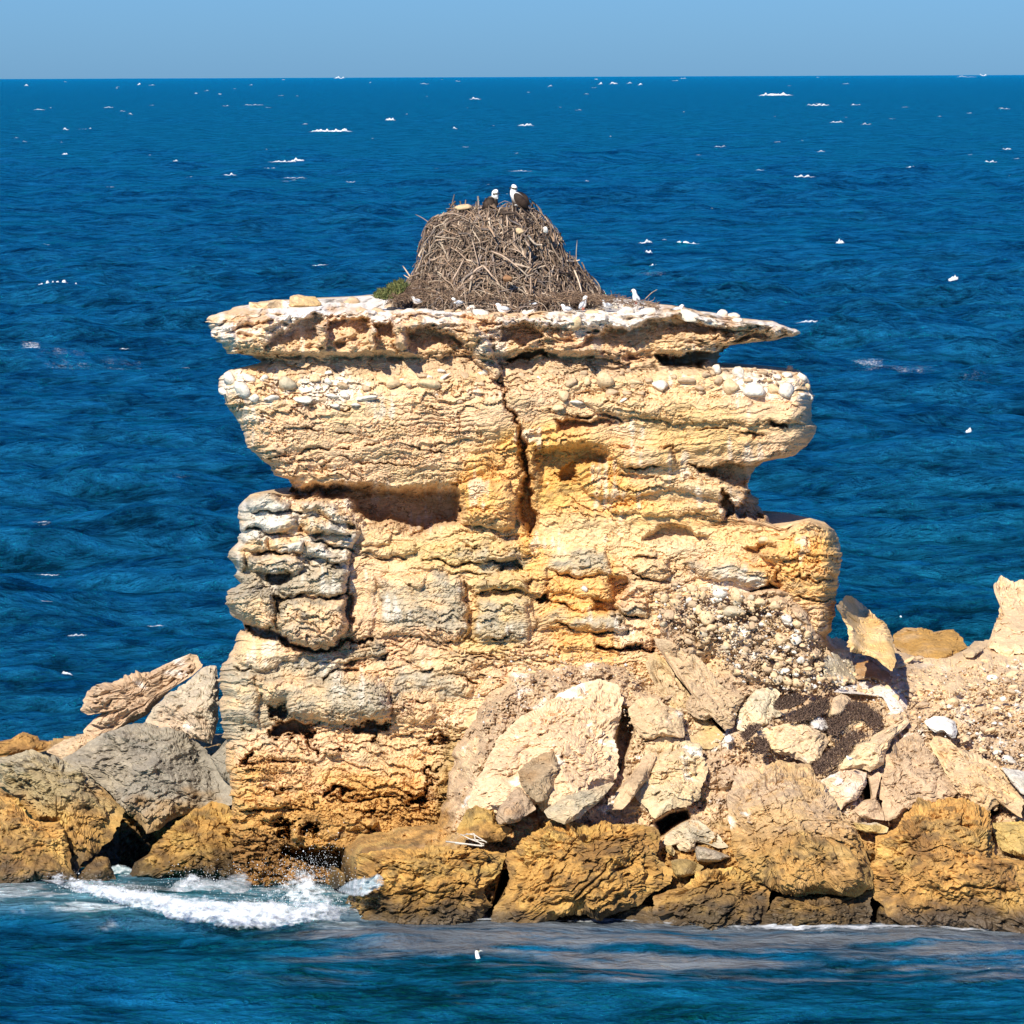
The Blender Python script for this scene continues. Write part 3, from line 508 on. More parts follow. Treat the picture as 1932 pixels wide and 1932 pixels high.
# natural relief: bedding, ledges, cracks, pitting
zt = ZZ + 0.05 * X + 0.30 * w2 + 0.22 * pn(X * 0.5, ZZ * 0.5, 9.1)
bed = np.clip(pn(X * 0.28, zt * 2.1, 1.0, 3), -1, 1)
saw = (zt * 3.4 + 1.3 * pn(X * 0.45, zt * 1.2, 4.4)) % 1.0
saw2 = (zt * 9.5 + 1.6 * pn(X * 1.1, zt * 3.0, 7.4)) % 1.0
lmask = ss(-0.35, 0.35, pn(X * 0.6, ZZ * 1.1, 2.2, 7)); l2 = ss(-0.2, 0.4, pn(X * 1.0, ZZ * 2.2, 6.2, 9))
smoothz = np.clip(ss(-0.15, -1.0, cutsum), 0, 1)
calmz = np.maximum.reduce([0.8 * ss(-14, 22, sdf(px + 12 * w1, py + 12 * w2, np.array(q_, float), 40)) for q_ in
    ([(1000,985),(1100,975),(1200,960),(1330,980),(1440,1020),(1400,1060),(1250,1050),(1120,1065),(1010,1080)], [(1005,850),(1060,900),(1080,980),(1010,990)], [(560,905),(870,905),(870,1000),(790,1010),(660,960)], [(560,1270),(730,1280),(720,1360),(580,1350)], [(740,1040),(900,1050),(1000,1080),(900,1100)])])
rug = 0.82 * (0.55 + 0.75 * ss(-0.35, 0.4, pn(X * 0.55, ZZ * 0.8, 6.1, 221))) * (1 - 0.75 * calmz)
D += 0.09 * bed + (0.14 * (0.5 - saw) + 0.03) * lmask * (1 - 0.6 * smoothz) * (1 - 0.7 * calmz)
lowb = ss(1380, 1500, py); D += 0.07 * lowb * (0.5 - saw2) + 0.10 * lowb * (0.5 - saw)
D += 0.060 * (0.5 - saw2) * l2 * (1 - 0.4 * smoothz) * rug
zt3 = ZZ - 0.09 * X + 0.10 * w1 + 0.3 * pn(X * 0.3, ZZ * 0.8, 2.2, 201)
lam = fbm(X * 0.45, zt3 * 8.0, 1.2, 3, 203, 0.7); D += 0.065 * lam * rug
q3 = (zt3 * 6.0 + 1.2 * pn(X * 0.5, zt3 * 2.0, 3.3, 211)) % 1.0; D += 0.07 * (0.5 - q3 ** 1.6) * ss(-0.25, 0.3, pn(X * 0.55, ZZ * 1.6, 9.3, 213)) * rug
lam2 = pn(X * 1.1 + 0.6 * w1, zt3 * 20.0, 4.2, 207); D -= 0.040 * ss(0.15, 0.5, lam2) * rug
D += 0.17 * fbm(X * 0.8, ZZ * 1.1, 0.7, 2, 61) + 0.020 * fbm(X * 3.9, ZZ * 6.5, 0.7, 2, 71, 0.6) * rug + 0.034 * fbm(X * 1.5 + 0.5 * w1, zt * 11, 0.7, 3, 73, 0.6) * rug + 0.008 * fbm(X * 17, ZZ * 24, 0.7, 2, 81, 0.6)
ck = pn(X * 0.9, zt * 4.2, 3.3, 12); D -= 0.13 * rug * np.exp(-(ck / 0.03) ** 2) * ss(-0.1, 0.35, pn(X * 0.7, ZZ * 1.5, 8.8, 14))
ck = pn(X * 2.6, zt * 9.0, 3.3, 16); D -= 0.06 * rug * np.exp(-(ck / 0.045) ** 2) * ss(-0.1, 0.3, pn(X * 1.3, ZZ * 2.5, 8.8, 18))
ck = pn(X * 1.6 + 0.5 * w1, zt * 0.9, 3.3, 19); D -= 0.06 * np.exp(-(ck / 0.018) ** 2) * ss(0.05, 0.4, pn(X * 0.8, ZZ * 0.9, 1.8, 24))
pit = pn(X * 9, ZZ * 12, 1.1, 30); D -= 0.05 * ss(0.38, 0.62, pit) * ss(-0.1, 0.3, pn(X * 0.8, ZZ, 1.9, 34))
# the crust of the cap is thin, lumpy and full of small hollows
capm = ss(690, 672, py)
lipn = 9 * fbm(X * 1.6, 0 * X, 3.0, 3, 171) + 4 * fbm(X * 7, 0 * X, 3.0, 2, 173)
D += capm * (1 - 0.7 * ss(-0.15, -0.5, cutsum)) * (0.20 * fbm(X * 2.6, ZZ * 4.5, 5.1, 4, 131, 0.6) - 0.16 * np.abs(pn(X * 3.2, ZZ * 5.5, 1.2, 133)) - 0.22 * ss(0.25, 0.45, pn(X * 2.4, ZZ * 4.2, 6.6, 137)))
lip = np.exp(-((wy - np.interp(wx, [385, 450, 560, 700, 860, 940, 1060, 1180, 1300, 1508], [625, 615, 596, 586, 590, 603, 612, 604, 595, 628]) - lipn) / 6.0) ** 2); D += capm * 0.55 * lip * (0.4 + 0.8 * np.abs(w2))
# rounded sides
eL = np.clip((px - np.repeat(Lr, NC)) / 46.0, 0, 1); eR = np.clip((np.repeat(Rr, NC) - px) / 46.0, 0, 1)
side = (1 - np.sqrt(np.clip(1 - (1 - np.minimum(eL, eR)) ** 2, 0, 1)))
D -= side * 1.15
Yst = 7.0 - D
pyd = py + ss(572, 600, py) * (5.0 * fbm(X * 1.5, ZZ * 0.8, 4.4, 3, 161, 0.6) + 1.6 * fbm(X * 6, ZZ * 3, 4.4, 2, 165))
pyd = pyd + 13 * np.exp(-((px - 1474) / 20) ** 2) * ss(975, 986, py) * ss(1030, 990, py) - 6 * np.exp(-((px - 1530) / 30) ** 2) * ss(975, 986, py) * ss(1030, 990, py) - 7 * np.exp(-((px - 505) / 28) ** 2) * ss(930, 938, py) * ss(975, 945, py)
P3 = P(px, pyd, Yst)
# colour of the stone
c = rock_col(P3, CREAM * (1.10, 1.05, 0.98), PINK * (1.12, 1.05, 1.05), 3, tide=0.9, white=0.0, amt2=0.6)
def zone(r, pts, soft=26):
    return ss(-soft * 0.6, soft, sdf(px + 16 * w1, py + 16 * w2, Z(r, pts), 60))
n_a = fbm(X * 1.1, ZZ * 1.6, 3.0, 4, 91); n_b = fbm(X * 3.0, ZZ * 5.0, 3.0, 3, 95)
c = mixc(c, ORANGE * (1.15, 1.08, 0.98), zone(0, [(950,800),(1060,780),(1180,840),(1230,930),(1420,1000),(1600,990),(1600,1180),(1440,1120),(1300,1000),(1180,1060),(1160,1260),(1050,1250),(1000,1120),(930,1000),(860,1000),(850,880)], 40) * (0.75 + 0.25 * ss(-0.3, 0.3, n_a)))
c = mixc(c, ORANGE, zone(0, [(1180,770),(1300,760),(1480,800),(1400,860),(1250,880)], 40) * 0.6)
c = mixc(c, ORANGE * (1.02, 0.97, 0.75), zone(0, [(1000,830),(1080,820),(1150,850),(1150,880),(1100,900),(1080,950),(1020,980),(1010,900)], 24) * 0.75)
c = mixc(c, YELLOW * (1.0, 1.04, 1.25), zone(0, [(700,1010),(900,1000),(1000,1040),(1010,1150),(960,1250),(860,1240),(880,1100),(760,1060)], 30) * 0.5)
c = mixc(c, (0.68, 0.53, 0.33), zone(0, [(1000,980),(1200,960),(1380,1000),(1450,1060),(1200,1060),(1030,1080)], 40) * 0.6)
g = 0 * D
for r, q in [(4, [(90,180),(340,100),(470,200),(690,140),(890,300),(840,440),(830,700),(820,900),(740,1030),(480,1010),(200,900),(60,720),(70,470)]), (4, [(1000,600),(1500,590),(1555,900),(1500,1015),(1180,962),(1010,962)]), (4, [(1618,720),(1935,718),(1935,1012),(1618,994)]),
             (4, [(1480,400),(1850,440),(1870,520),(1500,520)]), (5, [(690,620),(850,600),(850,690),(700,690)]), (5, [(340,370),(640,370),(640,500),(350,450)]), (5, [(300,670),(740,670),(740,760),(300,750)]), (5, [(1010,400),(1490,450),(1430,570),(1040,450)]),
             (4, [(600,1200),(1095,1240),(1085,1475),(560,1480)]), (0, [(415,1250),(600,1230),(700,1300),(500,1400),(415,1400)]), (4, [(1100,1150),(1500,1180),(1550,1350),(1100,1400)]), (4, [(880,950),(1090,950),(1090,1120),(750,1140)]), (5, [(0,330),(280,400),(0,560)])]:
    g = np.maximum(g, zone(r, q, 16))
c = mixc(c, GREY * 1.08, g * ss(-0.8, 0.3, n_a + 0.5 * n_b) * 0.92)
c = mixc(c, DGREY, g * ss(0.25, 0.8, n_b + 0.5 * n_a) * 0.45)
# guano and bleached stone on the cap, cobble band and tower head
drip = pn(X * 9.0, ZZ * 0.8, 2.0, 44)
whz = np.maximum.reduce([ss(640, 585, py + 8 * w1) * 0.95, zone(0, [(385,600),(470,575),(560,590),(600,620),(440,660)], 20) * 0.8, zone(0, [(410,690),(500,690),(620,700),(760,740),(640,770),(430,760)], 24) * 0.75,
    zone(0, [(430,960),(680,940),(680,1040),(600,1070),(440,1050)], 24) * 0.55, zone(0, [(860,610),(960,600),(960,720),(900,700)], 12) * 0.55, zone(0, [(1360,690),(1540,690),(1540,760),(1380,750)], 20) * 0.6, zone(0, [(1240,1100),(1420,1060),(1540,1160)], 40) * 0.5])
c = mixc(c, WHITE, whz * ss(-0.35, 0.35, n_a * 0.6 + n_b * 0.6 + 0.4 * drip + 0.12))
c = mixc(c, WHITE, ss(0.35, 0.7, n_a * 0.8 + 0.6 * drip) * 0.4 * ss(1500, 1200, py))
c = mixc(c, TAN, zone(0, [(490,672),(800,660),(940,680),(1350,690),(1500,700),(1350,712),(960,712),(500,700)], 12) * 0.7)
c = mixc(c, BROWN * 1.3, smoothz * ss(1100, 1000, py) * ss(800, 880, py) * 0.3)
c = mixc(c, WHITE, np.clip(lip * 1.3, 0, 1) * capm * ss(-0.5, 0.1, n_a) * 0.85)
c = mixc(c, ORANGE * (1.0, 0.92, 0.75), ss(1400, 1520, py + 60 * n_a + 20 * n_b) * 0.8)
c = mixc(c, OCHRE, ss(1470, 1560, py + 60 * n_a + 20 * n_b) * 0.6)
c = mixc(c, BROWN * 1.1, ss(1540, 1630, py + 40 * n_a + 30 * n_b) * 0.85)
c = mixc(c, OLIVE, zone(0, [(830,1380),(880,1380),(880,1600),(800,1600),(820,1500)], 24) * 0.7)
c = mixc(c, (0.10, 0.085, 0.07), ss(0.42, 0.7, n_b - 0.4 * n_a) * 0.35 * ss(700, 900, py))
root = empty('sea_stack', (1.0, 8.0, 0.0), label='tall layered limestone sea stack with an overhanging cap, carrying the stick nest', cat='rock stack')
cap_row = int(np.argmax(rows > 690))
nr = len(rows)
V3 = P3.reshape(nr, NC, 3); C3 = c.reshape(nr, NC, 3)
NB = 22
th = np.linspace(0, np.pi, NB + 2)[1:-1]
A, B = V3[:, -1], V3[:, 0]
bx = (A + B)[:, None, :] * 0.5 + (A - B)[:, None, :] * 0.5 * np.cos(th)[None, :, None]
dep = np.interp(rows, [556, 570, 640, 675, 700, 870, 920, 990, 1200, 1700], [1.6, 3.2, 4.4, 3.2, 4.6, 4.4, 3.2, 4.6, 5.2, 5.6])
bx[..., 1] += dep[:, None] * np.sin(th)[None, :]
zb = bx[..., 2]; nz = fbm(bx[..., 0] * 1.1, bx[..., 1] * 1.1, zb * 1.8, 4, 5) * 0.35
bx[..., 1] += nz * np.sin(th)[None, :]; bx[..., 0] += nz * 0.4 * np.cos(th)[None, :]
full = np.concatenate([V3, bx], 1); CB = np.tile((CREAM * 0.95)[None, None, :], (nr, NB, 1)) * (1 + 0.3 * nz[..., None]); fc = np.concatenate([C3, CB], 1)
ncol = NC + NB
def loft_part(name, r0, r1, **k):
    Vv = full[r0:r1].reshape(-1, 3); F = gridfaces(r1 - r0, ncol, 0, True)
    F = F[:, ::-1]
    top = np.arange(ncol); fan = []
    # close the top loop: pair front columns with back columns
    fr = np.linspace(0, NC - 1, NB).astype(int); bk = NC + np.arange(NB)[::-1]
    lidF = [[a, b, d2, c2] for a, b, c2, d2 in zip(fr[:-1], fr[1:], bk[:-1], bk[1:])]
    vtop = full[r0]
    # lid as its own small grid so it shares no stretched faces
    tcols = NC; K = 8
    back_line = np.stack([np.interp(np.linspace(0, 1, NC), np.linspace(0, 1, NB), bx[r0, ::-1, i]) for i in range(3)], -1)
    s = np.linspace(0, 1, K)[:, None, None]
    lid = vtop[None, :NC] * (1 - s) + back_line[None] * s
    lid[..., 2] += 0.10 * fbm(lid[..., 0] * 1.5, lid[..., 1] * 1.5, 0, 3, 4) * np.sin(np.pi * s[..., 0])
    lc = np.tile((WHITE * 0.8)[None], (K * NC, 1))
    Fl = gridfaces(K, NC, len(Vv))
    return mesh_np(name, np.concatenate([Vv, lid.reshape(-1, 3)]), np.concatenate([F, Fl]), M_ROCK, np.concatenate([fc[r0:r1].reshape(-1, 3), lc]), False, **k)
loft_part('cap_slab', 0, cap_row + 1, parent=root)
loft_part('rock_body', cap_row, nr, parent=root)
def stack_Y(qx, qy):
    """front surface depth of the stack at a measured point"""
    i = int(np.clip(np.searchsorted(rows, qy), 0, nr - 1)); j = int(np.clip(np.searchsorted(PX[i], qx), 0, NC - 1))
    i0, i1, j0, j1 = max(i - 4, 0), i + 5, max(j - 4, 0), j + 5
    return float(V3[i0:i1, j0:j1, 1].mean())

# ------------------------------------------------------------------ stones (shared meshes, separate objects)
def ico_variant(k, sub=2):
    import bmesh
    bm = bmesh.new(); bmesh.ops.create_icosphere(bm, subdivisions=sub, radius=1.0)
    v = np.array([x.co[:] for x in bm.verts]); f = np.array([[l.index for l in fa.verts] for fa in bm.faces]); bm.free()
    r = np.random.RandomState(100 + k)
    for _ in range(12):       # knock flats off the lump
        n = r.normal(size=3); n /= np.linalg.norm(n); h = r.uniform(0.5, 0.85); d = v @ n; m = d > h; v[m] -= (d[m] - h)[:, None] * n * 0.9
    v *= (1 + 0.16 * fbm(v[:, 0] * 1.6 + k * 9, v[:, 1] * 1.6, v[:, 2] * 1.6, 2, k))[:, None]
    return v, f
VARS = [ico_variant(k) for k in range(8)]
def stone_mats():
    out = []
    for i, (cc, nm) in enumerate([(WHITE * (0.80, 0.77, 0.72), 'whitened stone'), (CREAM * 1.0, 'cream stone'), (TAN * 1.02, 'tan stone'), (GREY * 1.2, 'grey stone')]):
        out.append(simple_mat(nm, tuple(cc), 0.9, var=0.22, scale=14, bump=0.9))
    return out
SM = stone_mats()
STM = {}
def stone_mesh(k, mi):
    if (k, mi) not in STM:
        v, f = VARS[k]; o = mesh_np('stone', v, f, SM[mi], None, True, origin=(0, 0, 0)); me = o.data; bpy.data.objects.remove(o); STM[(k, mi)] = me
    return STM[(k, mi)]
def stone(qx, qy, w, h, Y, parent, mi, rot=0.0, dep=0.8):
    pc = P(qx, qy, Y); s = (Y - CAM_Y) / FPX
    me = stone_mesh(random.randrange(8), mi)
    o = bpy.data.objects.new('stone', me); COL.objects.link(o); place(o, pc, parent)
    o.scale = (w * 0.5 * s, (w + h) * 0.25 * s * dep, h * 0.5 * s)
    o.rotation_euler = (random.uniform(-0.25, 0.25), rot + random.uniform(-0.12, 0.12), random.uniform(-0.4, 0.4))
    return o
# big cobbles seen in the conglomerate band and along the cap: (region, cx, cy, w, h, tone, tilt)
COB = [(2,245,625,150,110,0,.5),(2,175,560,110,90,0,.2),(2,320,680,80,60,0,.2),(2,425,680,130,42,0,.1),(2,520,590,140,100,3,0),(2,620,690,190,60,0,-.1),(2,790,665,110,40,0,0),(2,870,660,70,60,0,.2),(2,1000,680,200,36,0,-.15),(2,690,560,90,60,1,0),
 (2,770,525,64,34,0,0),(2,770,578,66,50,0,0),(2,810,725,100,40,0,0),(2,935,720,80,30,0,0),(2,860,600,100,60,2,0),(2,1170,590,110,95,1,0),(2,1380,590,190,90,1,.15),(2,1430,600,90,40,2,.3),(2,1600,545,95,60,2,.4),(2,1480,550,90,30,0,-.5),(2,1460,515,60,30,0,0),
 (2,1340,540,80,50,2,0),(2,1725,520,50,60,0,0),(2,1790,530,60,70,1,0),(2,1000,620,60,50,2,0),(2,290,560,90,60,0,.2),(2,380,560,70,50,0,0),(2,1700,590,60,40,2,0),(2,1260,600,50,50,2,0),(2,140,640,80,60,0,0),
 (3,590,515,130,95,1,0),(3,490,525,50,60,1,0),(3,400,530,90,60,2,-.4),(3,360,600,110,85,1,.4),(3,430,640,110,30,0,0),(3,330,670,90,40,1,0),(3,630,590,80,60,2,-.3),(3,760,530,80,45,1,0),(3,690,630,60,22,0,-.4),(3,890,545,140,80,0,.2),(3,710,590,60,40,2,0),(3,790,590,60,40,2,0),
 (3,1040,520,120,40,2,.1),(3,1205,455,75,70,0,.3),(3,1150,490,60,40,2,0),(3,1215,520,70,50,2,0),(3,1330,485,90,80,0,.6),(3,1290,560,100,110,1,-.2),(3,1410,575,160,100,0,0),(3,1525,570,80,70,1,0),(3,1590,575,100,110,0,.7),(3,1540,500,70,40,0,0),(3,1595,490,60,45,0,0),(3,1670,505,85,75,0,-.3),
 (3,1700,560,60,55,1,.2),(3,1670,600,60,34,0,-.2),(3,1720,612,50,50,0,0),(3,1460,475,80,50,2,0),(3,1380,520,60,30,2,0),(3,470,480,60,40,2,0),(3,830,520,50,40,2,0),(3,970,500,60,34,2,0),(3,1110,560,80,40,2,0),(3,1640,650,60,26,1,0),(3,1500,520,40,30,1,0),
 (3,430,205,80,90,1,.3),(3,180,475,30,24,2,0),(3,680,480,40,30,2,0),(3,1610,445,40,22,0,0),(3,1380,465,60,30,2,.2),
 (4,950,275,70,45,1,.1),(5,530,550,45,40,0,.3),(5,1415,310,90,40,1,0)]
for (r, a, b, w, h, mi, rot) in COB:
    q = Z(r, [(a, b)])[0]; s = REG[r][2]
    stone(q[0], q[1], w / s, h / s, stack_Y(q[0], q[1]) - 0.03, root, mi, rot, 0.9)
for _ in range(95):
    qx = random.uniform(430, 1520); qy = random.uniform(692, 752) + (6 if qx < 900 else 0); w = random.uniform(8, 18)
    if 945 < qx < 980: continue
    stone(qx, qy, w, w * random.uniform(0.6, 0.95), stack_Y(qx, qy) + 0.02, root, random.choice([0, 1, 1, 2, 2]), random.uniform(-.4, .4))
for _ in range(70):
    qx = random.uniform(640, 1400); qy = np.interp(qx, [640, 1140, 1400], [576, 580, 604]) + random.uniform(-7, 14); w = random.uniform(14, 44)
    stone(qx, qy, w, w * random.uniform(0.4, 0.75), stack_Y(qx, qy) + 0.08, root, random.choice([0, 0, 1, 2]), random.uniform(-.3, .3))

# ------------------------------------------------------------------ rocky shore (the ground the boulders lie on)
def terrain(name, x0, x1, y0, y1, poly, step, seed, back, **k):
    ax = np.arange(x0, x1, step); ay = np.arange(y0, y1, step)
    PXt, PYt = np.meshgrid(ax, ay); qx = PXt.ravel().astype(f32); qy = PYt.ravel().astype(f32)
    Xw = qx / 88; Zw = qy / 88
    sd = sdf(qx + 9 * pn(Xw * 3, Zw * 3), qy + 9 * pn(Xw * 3, Zw * 3, 4.0), Z(0, poly), 60)
    Y = ybase(qx, qy) + 0.25 + back * (0.62 * ss(58, -4, sd + 10 * pn(Xw * 2, Zw * 2, 7.0)) * ss(1330, 1200, qx) + 0.38 * ss(6, -14, sd))
    for r_, a_, q_ in (TCUT if x0 > 600 else []): Y = Y + a_ * ss(-2, 8, sdf(qx, qy, Z(r_, q_), 20))
    n = fbm(Xw * 1.1, Zw * 1.4, 0.3, 4, seed); m = fbm(Xw * 6, Zw * 7, 0.3, 3, seed + 9, 0.6)
    tt_ = Zw * 0.8 + Xw * 0.6 + 0.25 * m + 0.3 * n; Y = Y - 0.20 * (((tt_ * 1.6) % 1.0) - 0.5) * ss(-0.3, 0.2, pn(Xw * 0.8, Zw * 0.8, 5.0, seed)) + 0.12 * np.exp(-(pn(Xw * 1.3, tt_ * 1.5, 9.0, seed) / 0.03) ** 2)
    Y = Y - 0.45 * n - 0.10 * m - 0.10 * np.abs(pn(Xw * 3.1, Zw * 3.6, 2.0, seed)) + 0.12 * ss(0.3, 0.55, pn(Xw * 8, Zw * 9, 1.0, seed + 2)) - 0.03 * pn(Xw * 24, Zw * 26)
    F_ = gridfaces(*PXt.shape); F_ = F_[(sd[F_] > -15).all(1)]; return F_, qx, qy, Y, n, m, P(qx, qy, Y)
TCUT = [(9, 2.2, [(470,360),(530,410),(640,530),(800,640),(880,760),(965,935),(900,910),(800,760),(700,690),(600,600),(500,470)]), (11, 2.0, [(270,360),(420,270),(600,245),(625,330),(540,370),(440,430),(340,510)]), (7, 1.2, [(1560,380),(1620,400),(1640,500),(1590,660),(1560,780),(1530,760),(1520,560)]),
    (8, 1.6, [(640,1600),(600,1700),(560,1720),(560,1600)]), (8, 1.6, [(1080,1480),(1110,1500),(1140,1640),(1100,1760),(1060,1740)]), (7, 1.8, [(840,1490),(900,1290),(950,1280),(930,1380),(860,1500),(780,1590),(750,1570)]), (10, 1.3, [(440,1320),(520,1330),(520,1560),(440,1560)]), (10, 1.5, [(1600,1640),(1700,1560),(1700,1640),(1600,1700)])]
(shp, qx, qy, Yt, n, m, Pt) = terrain('r', 640, 1980, 1092, 1800, [(640,1590),(830,1560),(850,1450),(862,1380),(900,1290),(960,1240),(1060,1215),(1180,1225),(1230,1260),(1200,1130),(1500,1110),(1560,1215),(1700,1232),(1780,1240),(1860,1222),(2000,1195),(2000,1900),(640,1900)], 2.5, 200, 4.0)
ct = rock_col(Pt, TAN * 1.12, CREAM * 1.08, 31, tide=1.75, white=0.12, amt2=0.8)
ct = mixc(ct, PINK * 0.9, ss(40, 0, np.hypot((qx - 1050) / 3.0, qy - 1290)) * 0.7)
ct = mixc(ct, CREAM * 1.15, ss(1500, 1700, qx) * ss(1430, 1330, qy) * 0.6)
ct = mixc(ct, TAN * (0.85, 0.82, 0.8), ss(0.1, 0.6, fbm(qx / 70, qy / 70, 2.0, 3, 77)) * 0.6 * ss(1560, 1500, qy))
shore = setp(mesh_np('rocky_shore', Pt, shp, M_ROCK_S, ct, False), 'pale rubble slope at the foot of the stack', kind='structure')
(shp, qx, qy, Yt2, n, m, Pt2) = terrain('l', -60, 700, 1385, 1740, [(-60,1430),(60,1425),(120,1400),(300,1390),(420,1390),(470,1480),(480,1640),(380,1720),(-60,1720)], 4.0, 220, 3.0)
Pt2 = P(qx, qy, Yt2 + 1.6)
ct = rock_col(Pt2, GREY * 0.8, OLIVE, 35, tide=2.3)
setp(mesh_np('ground', Pt2, shp, M_ROCK_S, ct, False), 'dark rock floor between the left-hand boulders', kind='structure')

# ------------------------------------------------------------------ boulders
def boulder(label, poly, T, base, second=None, off=0.0, seed=0, tide=2.0, white=0.0, strata=None, facets=8, rough=1.0, name='boulder', cat='boulder', step=2.2, Yf=None, centre=None, amt2=0.6, edge=2.4, cracks=1.0, tidek=None):
    rs = np.random.RandomState(seed + 900)
    xs, ys = poly[:, 0], poly[:, 1]
    a = xs * np.roll(ys, -1) - np.roll(xs, -1) * ys; A = a.sum() / 2
    cx = ((xs + np.roll(xs, -1)) * a).sum() / (6 * A); cy = ((ys + np.roll(ys, -1)) * a).sum() / (6 * A)
    if centre is not None: cx, cy = centre
    size = math.sqrt(abs(A)); N = int(np.clip(size * 1.12 / step, 14, 210)) | 1
    g = np.linspace(-1, 1, N); ga, gb = np.meshgrid(g, g)
    r = np.where(np.abs(ga) > np.abs(gb), ga, gb); den = np.where(r == 0, 1, r)
    th = np.where(np.abs(ga) > np.abs(gb), (np.pi / 4) * (gb / den), np.pi / 2 - (np.pi / 4) * (ga / den))
    rho = np.abs(r); th = np.where(r < 0, th + np.pi, th)
    # boundary radius by angle (outermost crossing of the ray)
    K = 720; tk = np.arange(K) * 2 * np.pi / K; rad = np.zeros(K)
    for i in range(len(poly)):
        x1, y1 = poly[i] - (cx, cy); x2, y2 = poly[(i + 1) % len(poly)] - (cx, cy)
        ex, ey = x2 - x1, y2 - y1; dx, dyy = np.cos(tk), np.sin(tk); dn = dx * ey - dyy * ex
        dn = np.where(np.abs(dn) < 1e-9, 1e-9, dn); t = (x1 * ey - y1 * ex) / dn; s = (x1 * dyy - y1 * dx) / dn
        ok = (s >= -1e-3) & (s <= 1.001) & (t > 0); rad = np.where(ok, np.maximum(rad, t), rad)
    rad = np.where(rad <= 0, size * 0.3, rad)
    rad = rad * (1 + 0.035 * fbm(np.cos(tk) * 3 + seed, np.sin(tk) * 3, 0, 3, seed))
    R = np.interp(th.ravel() % (2 * np.pi), np.append(tk, 2 * np.pi), np.append(rad, rad[0])).reshape(N, N)
    qx = cx + rho * R * np.cos(th); qy = cy + rho * R * np.sin(th)
    h = (1 - rho ** edge) ** 0.55
    ux, uy = (qx - cx) / size, (qy - cy) / size
    for k in range(facets):
        ph = rs.uniform(0, 2 * np.pi); sl = rs.uniform(0.5, 1.5); c0 = rs.uniform(0.72, 1.05)
        h2_ = c0 - sl * (ux * np.cos(ph) + uy * np.sin(ph)); k_ = 0.07; m_ = np.clip(0.5 + 0.5 * (h2_ - h) / k_, 0, 1); h = h2_ * (1 - m_) + h * m_ - k_ * m_ * (1 - m_)
    h = np.maximum(h, 0.0) * (1 - rho ** 12) 
    Yb = ybase(qx, qy) if Yf is None else np.asarray(Yf(qx, qy)) + 0 * qx
    Y = Yb + 0.42 - off - h * T * 0.85
    V3b = P(qx, qy, Y); px3, py3, pz3 = (V3b[..., k].astype(f32) for k in range(3)); so = seed * 3.7
    amp = rough * np.clip(size / 120, 0.35, 1.15)
    k4 = (rho ** 4)[..., None]; ang_ = th; outd = np.stack([np.cos(ang_), 0 * ang_, -np.sin(ang_)], -1); nn = outd * k4 + np.array([0, -1.0, 0]) * (1 - k4); nn /= np.linalg.norm(nn, axis=-1, keepdims=True) + 1e-9
    wv = fbm(px3 * 1.7 + so, py3 * 1.7, pz3 * 1.7, 3, seed)
    keep = (1 - rho ** 14)
    N3 = lambda fx_, fz_, o_, sd_, g_=0.5: fbm(px3 * fx_ + so, py3 * fx_, pz3 * fz_, o_, seed + sd_, g_)
    p3 = lambda fx_, fz_, sd_: pn(px3 * fx_ + so + sd_ * 5.1, py3 * fx_ + sd_, pz3 * fz_, seed)
    n = 0.20 * N3(1.2, 1.4, 3, 1) + 0.075 * N3(4.0, 5.0, 3, 2, 0.6) + 0.022 * N3(15, 17, 2, 3)
    n = n - 0.11 * np.abs(p3(1.5, 1.9, 2.5)) - 0.05 * np.abs(p3(5.0, 6.0, 3.5)) - 0.035 * np.abs(p3(9.0, 12.0, 4.5))
    if strata is None: strata_ = (rs.uniform(-0.9, 0.9), rs.uniform(2.6, 4.4), rs.uniform(.05, .085))
    else: strata_ = strata
    if True:
        ang, fr, am = strata_; t = (-pz3 * math.cos(ang) + px3 * math.sin(ang)) + 0.14 * wv + 0.15 * py3; l = px3 * math.cos(ang) + pz3 * math.sin(ang)
        sw = (-t * fr + 0.9 * pn(l * 0.6, t * 2.0, seed + 0.5)) % 1.0
        n = n + am * (sw - 0.5) * ss(-0.4, 0.3, pn(l, t * 1.5, seed + 3.5)) * 1.2
        ck = pn(l * 0.7, t * fr * 1.3, seed + 7.7); n = n - am * 1.2 * np.exp(-(ck / 0.05) ** 2) * ss(-0.3, 0.2, pn(l * 1.3, t, seed + 1.5))
        n = n + 0.35 * am * (((-t * fr * 2.7 + pn(l * 1.5, t * 4, seed + 1.5)) % 1.0) - 0.5)
    ck = p3(0.9, 1.0, 4.2) + 0.15 * wv; n = n - 0.075 * cracks * np.exp(-(ck / 0.018) ** 2) * ss(-0.5, 0.1, p3(0.7, 0.7, 9.2))
    ck = p3(2.2, 2.5, 8.2) + 0.1 * wv; n = n - 0.03 * cracks * np.exp(-(ck / 0.028) ** 2) * ss(-0.2, 0.3, wv)
    pt = p3(9, 10, 5.2); n = n - 0.07 * ss(0.30, 0.55, pt) * ss(-0.3, 0.3, p3(1.1, 1.1, 6.2))
    pt = p3(4.5, 5, 1.2); n = n - 0.10 * ss(0.42, 0.65, pt)
    w = (0.25 + 0.75 * keep)
    V3b = V3b + nn * (n * amp * w)[..., None]
    # back half from rings of the rim
    idx = np.arange(N * N).reshape(N, N)
    ring = np.concatenate([idx[0, :-1], idx[:-1, -1], idx[-1, :0:-1], idx[:0:-1, 0]])
    rim = V3b.reshape(-1, 3)[ring]; cen = rim.mean(0)
    Vs = [V3b.reshape(-1, 3)]; F4 = [gridfaces(N, N)]; prev = ring; o0 = N * N
